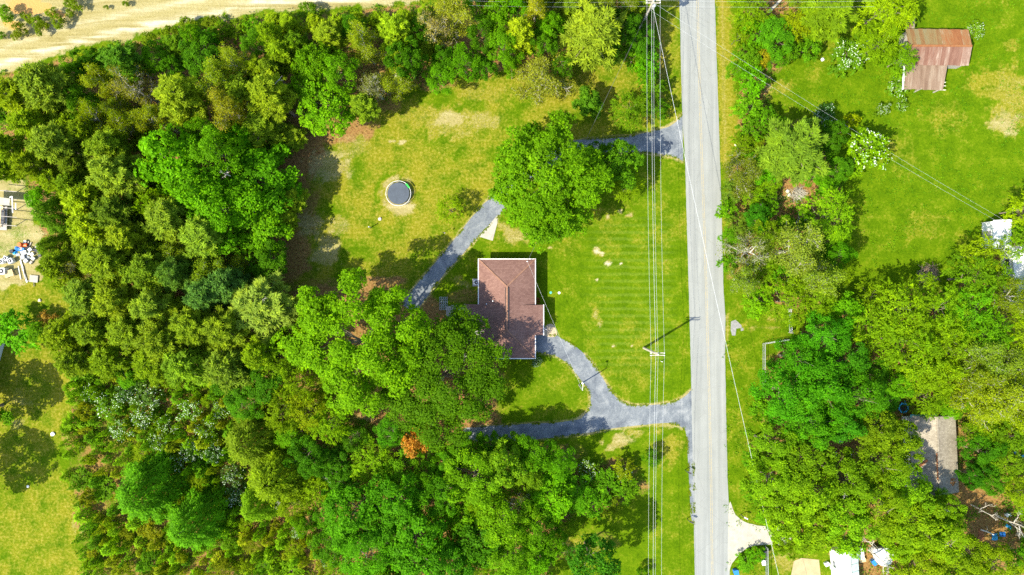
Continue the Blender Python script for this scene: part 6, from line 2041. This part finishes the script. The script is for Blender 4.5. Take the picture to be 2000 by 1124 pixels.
crumple('tarp', 1972, 1030, 1.1, .4, 'cyan', 'narrow bright blue tarp nearest the dead tree at the right edge', seed=7, rz=-.5)
crumple('tarp', 1981, 1118, .6, .7, 'cyan', 'bright blue tarp scrap on the bottom edge', seed=8)
crumple('rusty_sheet', 1918, 1045, .9, 1.6, 'rust_sheet', 'bent rusty brown metal sheet below the white fallen branch', 'metal sheet', z=.2, seed=9)
junk_box('box', 1970, 1006, 0, (.7, .5, .4), .3, 'white_paint', 'white box above the narrow blue tarp', 'box')
junk_box('box', 1977, 1003, 0, (.4, .4, .4), .1, 'yellow', 'yellow box right of the white one in the clearing', 'box')
junk_box('box', 1997, 1002, 0, (.5, .5, .5), .2, 'white_metal', 'white box on the right edge above the dead tree', 'box')
cl = random.Random(8)
for k, (u, v, mt) in enumerate(((1984, 884, 'blue'), (1990, 889, 'white_paint'), (1996, 882, 'yellow'), (1981, 894, 'yellow'), (1992, 897, 'red'), (1998, 892, 'cyan'), (1987, 901, 'grey_metal'))):
    junk_box('crate', u, v, 0, (.4, .35, .35), cl.uniform(0, 3), mt, ('blue', 'white', 'yellow', 'small yellow', 'red', 'light blue', 'grey')[k] + ' crate in the heap of bright clutter at the right edge', 'crate')

# ------------------------------------------------------------------ labels that single out each tree
LAND = {'the trampoline': (778, 378), 'the house roof': (990, 600), 'the rusty barn': (1830, 100), 'the grey roofed house': (1825, 885), 'the white shed': (1650, 1100), 'the scrap heap': (50, 495), 'the orange bush': (817, 862), 'the lawn utility pole': (1283, 693), 'the upper utility pole': (1281, 12),
        'the concrete apron': (1460, 1045), 'the mobile home': (1985, 520), 'the top left corner': (0, 0), 'the bottom left corner': (0, 1124), 'the bottom right corner': (2000, 1124), 'the left edge cottage': (0, 670), 'the magnolia': (1149, 201), 'the two thicket cedars': (330, 990), 'the farm gate': (1540, 627), 'the brown brush pile': (1812, 537),
        'the grey brush pile': (1557, 380), 'the lower driveway mouth': (1340, 800), 'the huge yellow green oak': (702, 668), 'the big maple': (1072, 355), 'the upper driveway mouth': (1325, 270), 'the canopy frame': (8, 396), 'the covered boat': (1728, 1092), 'the blue mini trampoline': (1765, 797), 'the top right corner': (2000, 0), 'the dark bottom edge tree': (1155, 1100),
        'the grey roof leaf heap': (1860, 942), 'the white edge shed': (1958, 442), 'the pale bare road tree': (1460, 490), 'the left edge': (None, 0), 'the bottom edge': (0, None)}
ORD = ['nearest', 'second nearest', 'third nearest', 'fourth nearest', 'fifth nearest', 'sixth nearest', 'seventh nearest', 'eighth nearest', 'ninth nearest', 'tenth nearest', 'eleventh nearest', 'twelfth nearest', 'thirteenth nearest', 'fourteenth nearest']


def hue_word(c):
    r, g, b = c
    if g < .132:
        return 'dark green'
    q = r / g
    if q > .70:
        return 'olive'
    if b / g > .06 and g < .2:
        return 'grey green'
    if q > .44:
        return 'yellow green'
    return 'bright green'


LOOK = {'G': 'broadleaf tree', 'Y': 'feathery tree', 'K': 'lobed oak', 'P': 'pine', 'Q': 'slim pine', 'O': 'twiggy tree', 'T': 'bare twigged tree', 'X': 'dead tree', 'C': 'cedar', 'B': 'bush', 'H': 'shrub', 'F': 'white blossoming shrub'}
GROUPS = {'G': 'broadleaf trees', 'Y': 'feathery leaved trees', 'K': 'oaks of the south and east woods', 'P': 'pines of the woods', 'Q': 'slim pines of the woods', 'O': 'thin twiggy trees', 'T': 'bare twigged trees', 'X': 'dead trees', 'C': 'cedars', 'B': 'bushes', 'H': 'shrubs', 'F': 'white blossoming shrubs'}
looks = {}
for p_ in PLANTS:
    if p_['kind'] in GROUPS and 'group' not in p_['o']:
        p_['o']['group'] = GROUPS[p_['kind']]
    if p_['label']:
        tag(p_['o'], p_['label'])
        continue
    lk = (hue_word(p_['c']) + ' ' if p_['kind'] not in 'TF' else '') + LOOK[p_['kind']]
    looks.setdefault(lk, []).append(p_)
for lk, ps in looks.items():
    ps_v = ps
    rank = {}
    for ln, (lu, lv) in LAND.items():
        key = lambda q: abs(q['u']) if lu is None else (abs(1124 - q['v']) if lv is None else math.hypot(q['u'] - lu, q['v'] - lv))
        for i, q in enumerate(sorted(ps_v, key=key)):
            rank.setdefault(id(q), []).append((i, key(q), ln))
    for q in ps:
        if id(q) not in rank:
            q['o']['label'] = f'{lk} standing just outside the frame beside ' + ('the left edge' if q['u'] < 1000 else 'the right edge')
            continue
        i, dd, ln = min(rank[id(q)])
        if i < len(ORD):
            q['o']['label'] = (f'the only {lk} in view, near {ln}' if len(ps_v) == 1 else f'{lk}, {ORD[i]} of its kind to {ln}')
        else:
            q['o']['label'] = f'{lk} inside the crowded part of the woods near {ln}'
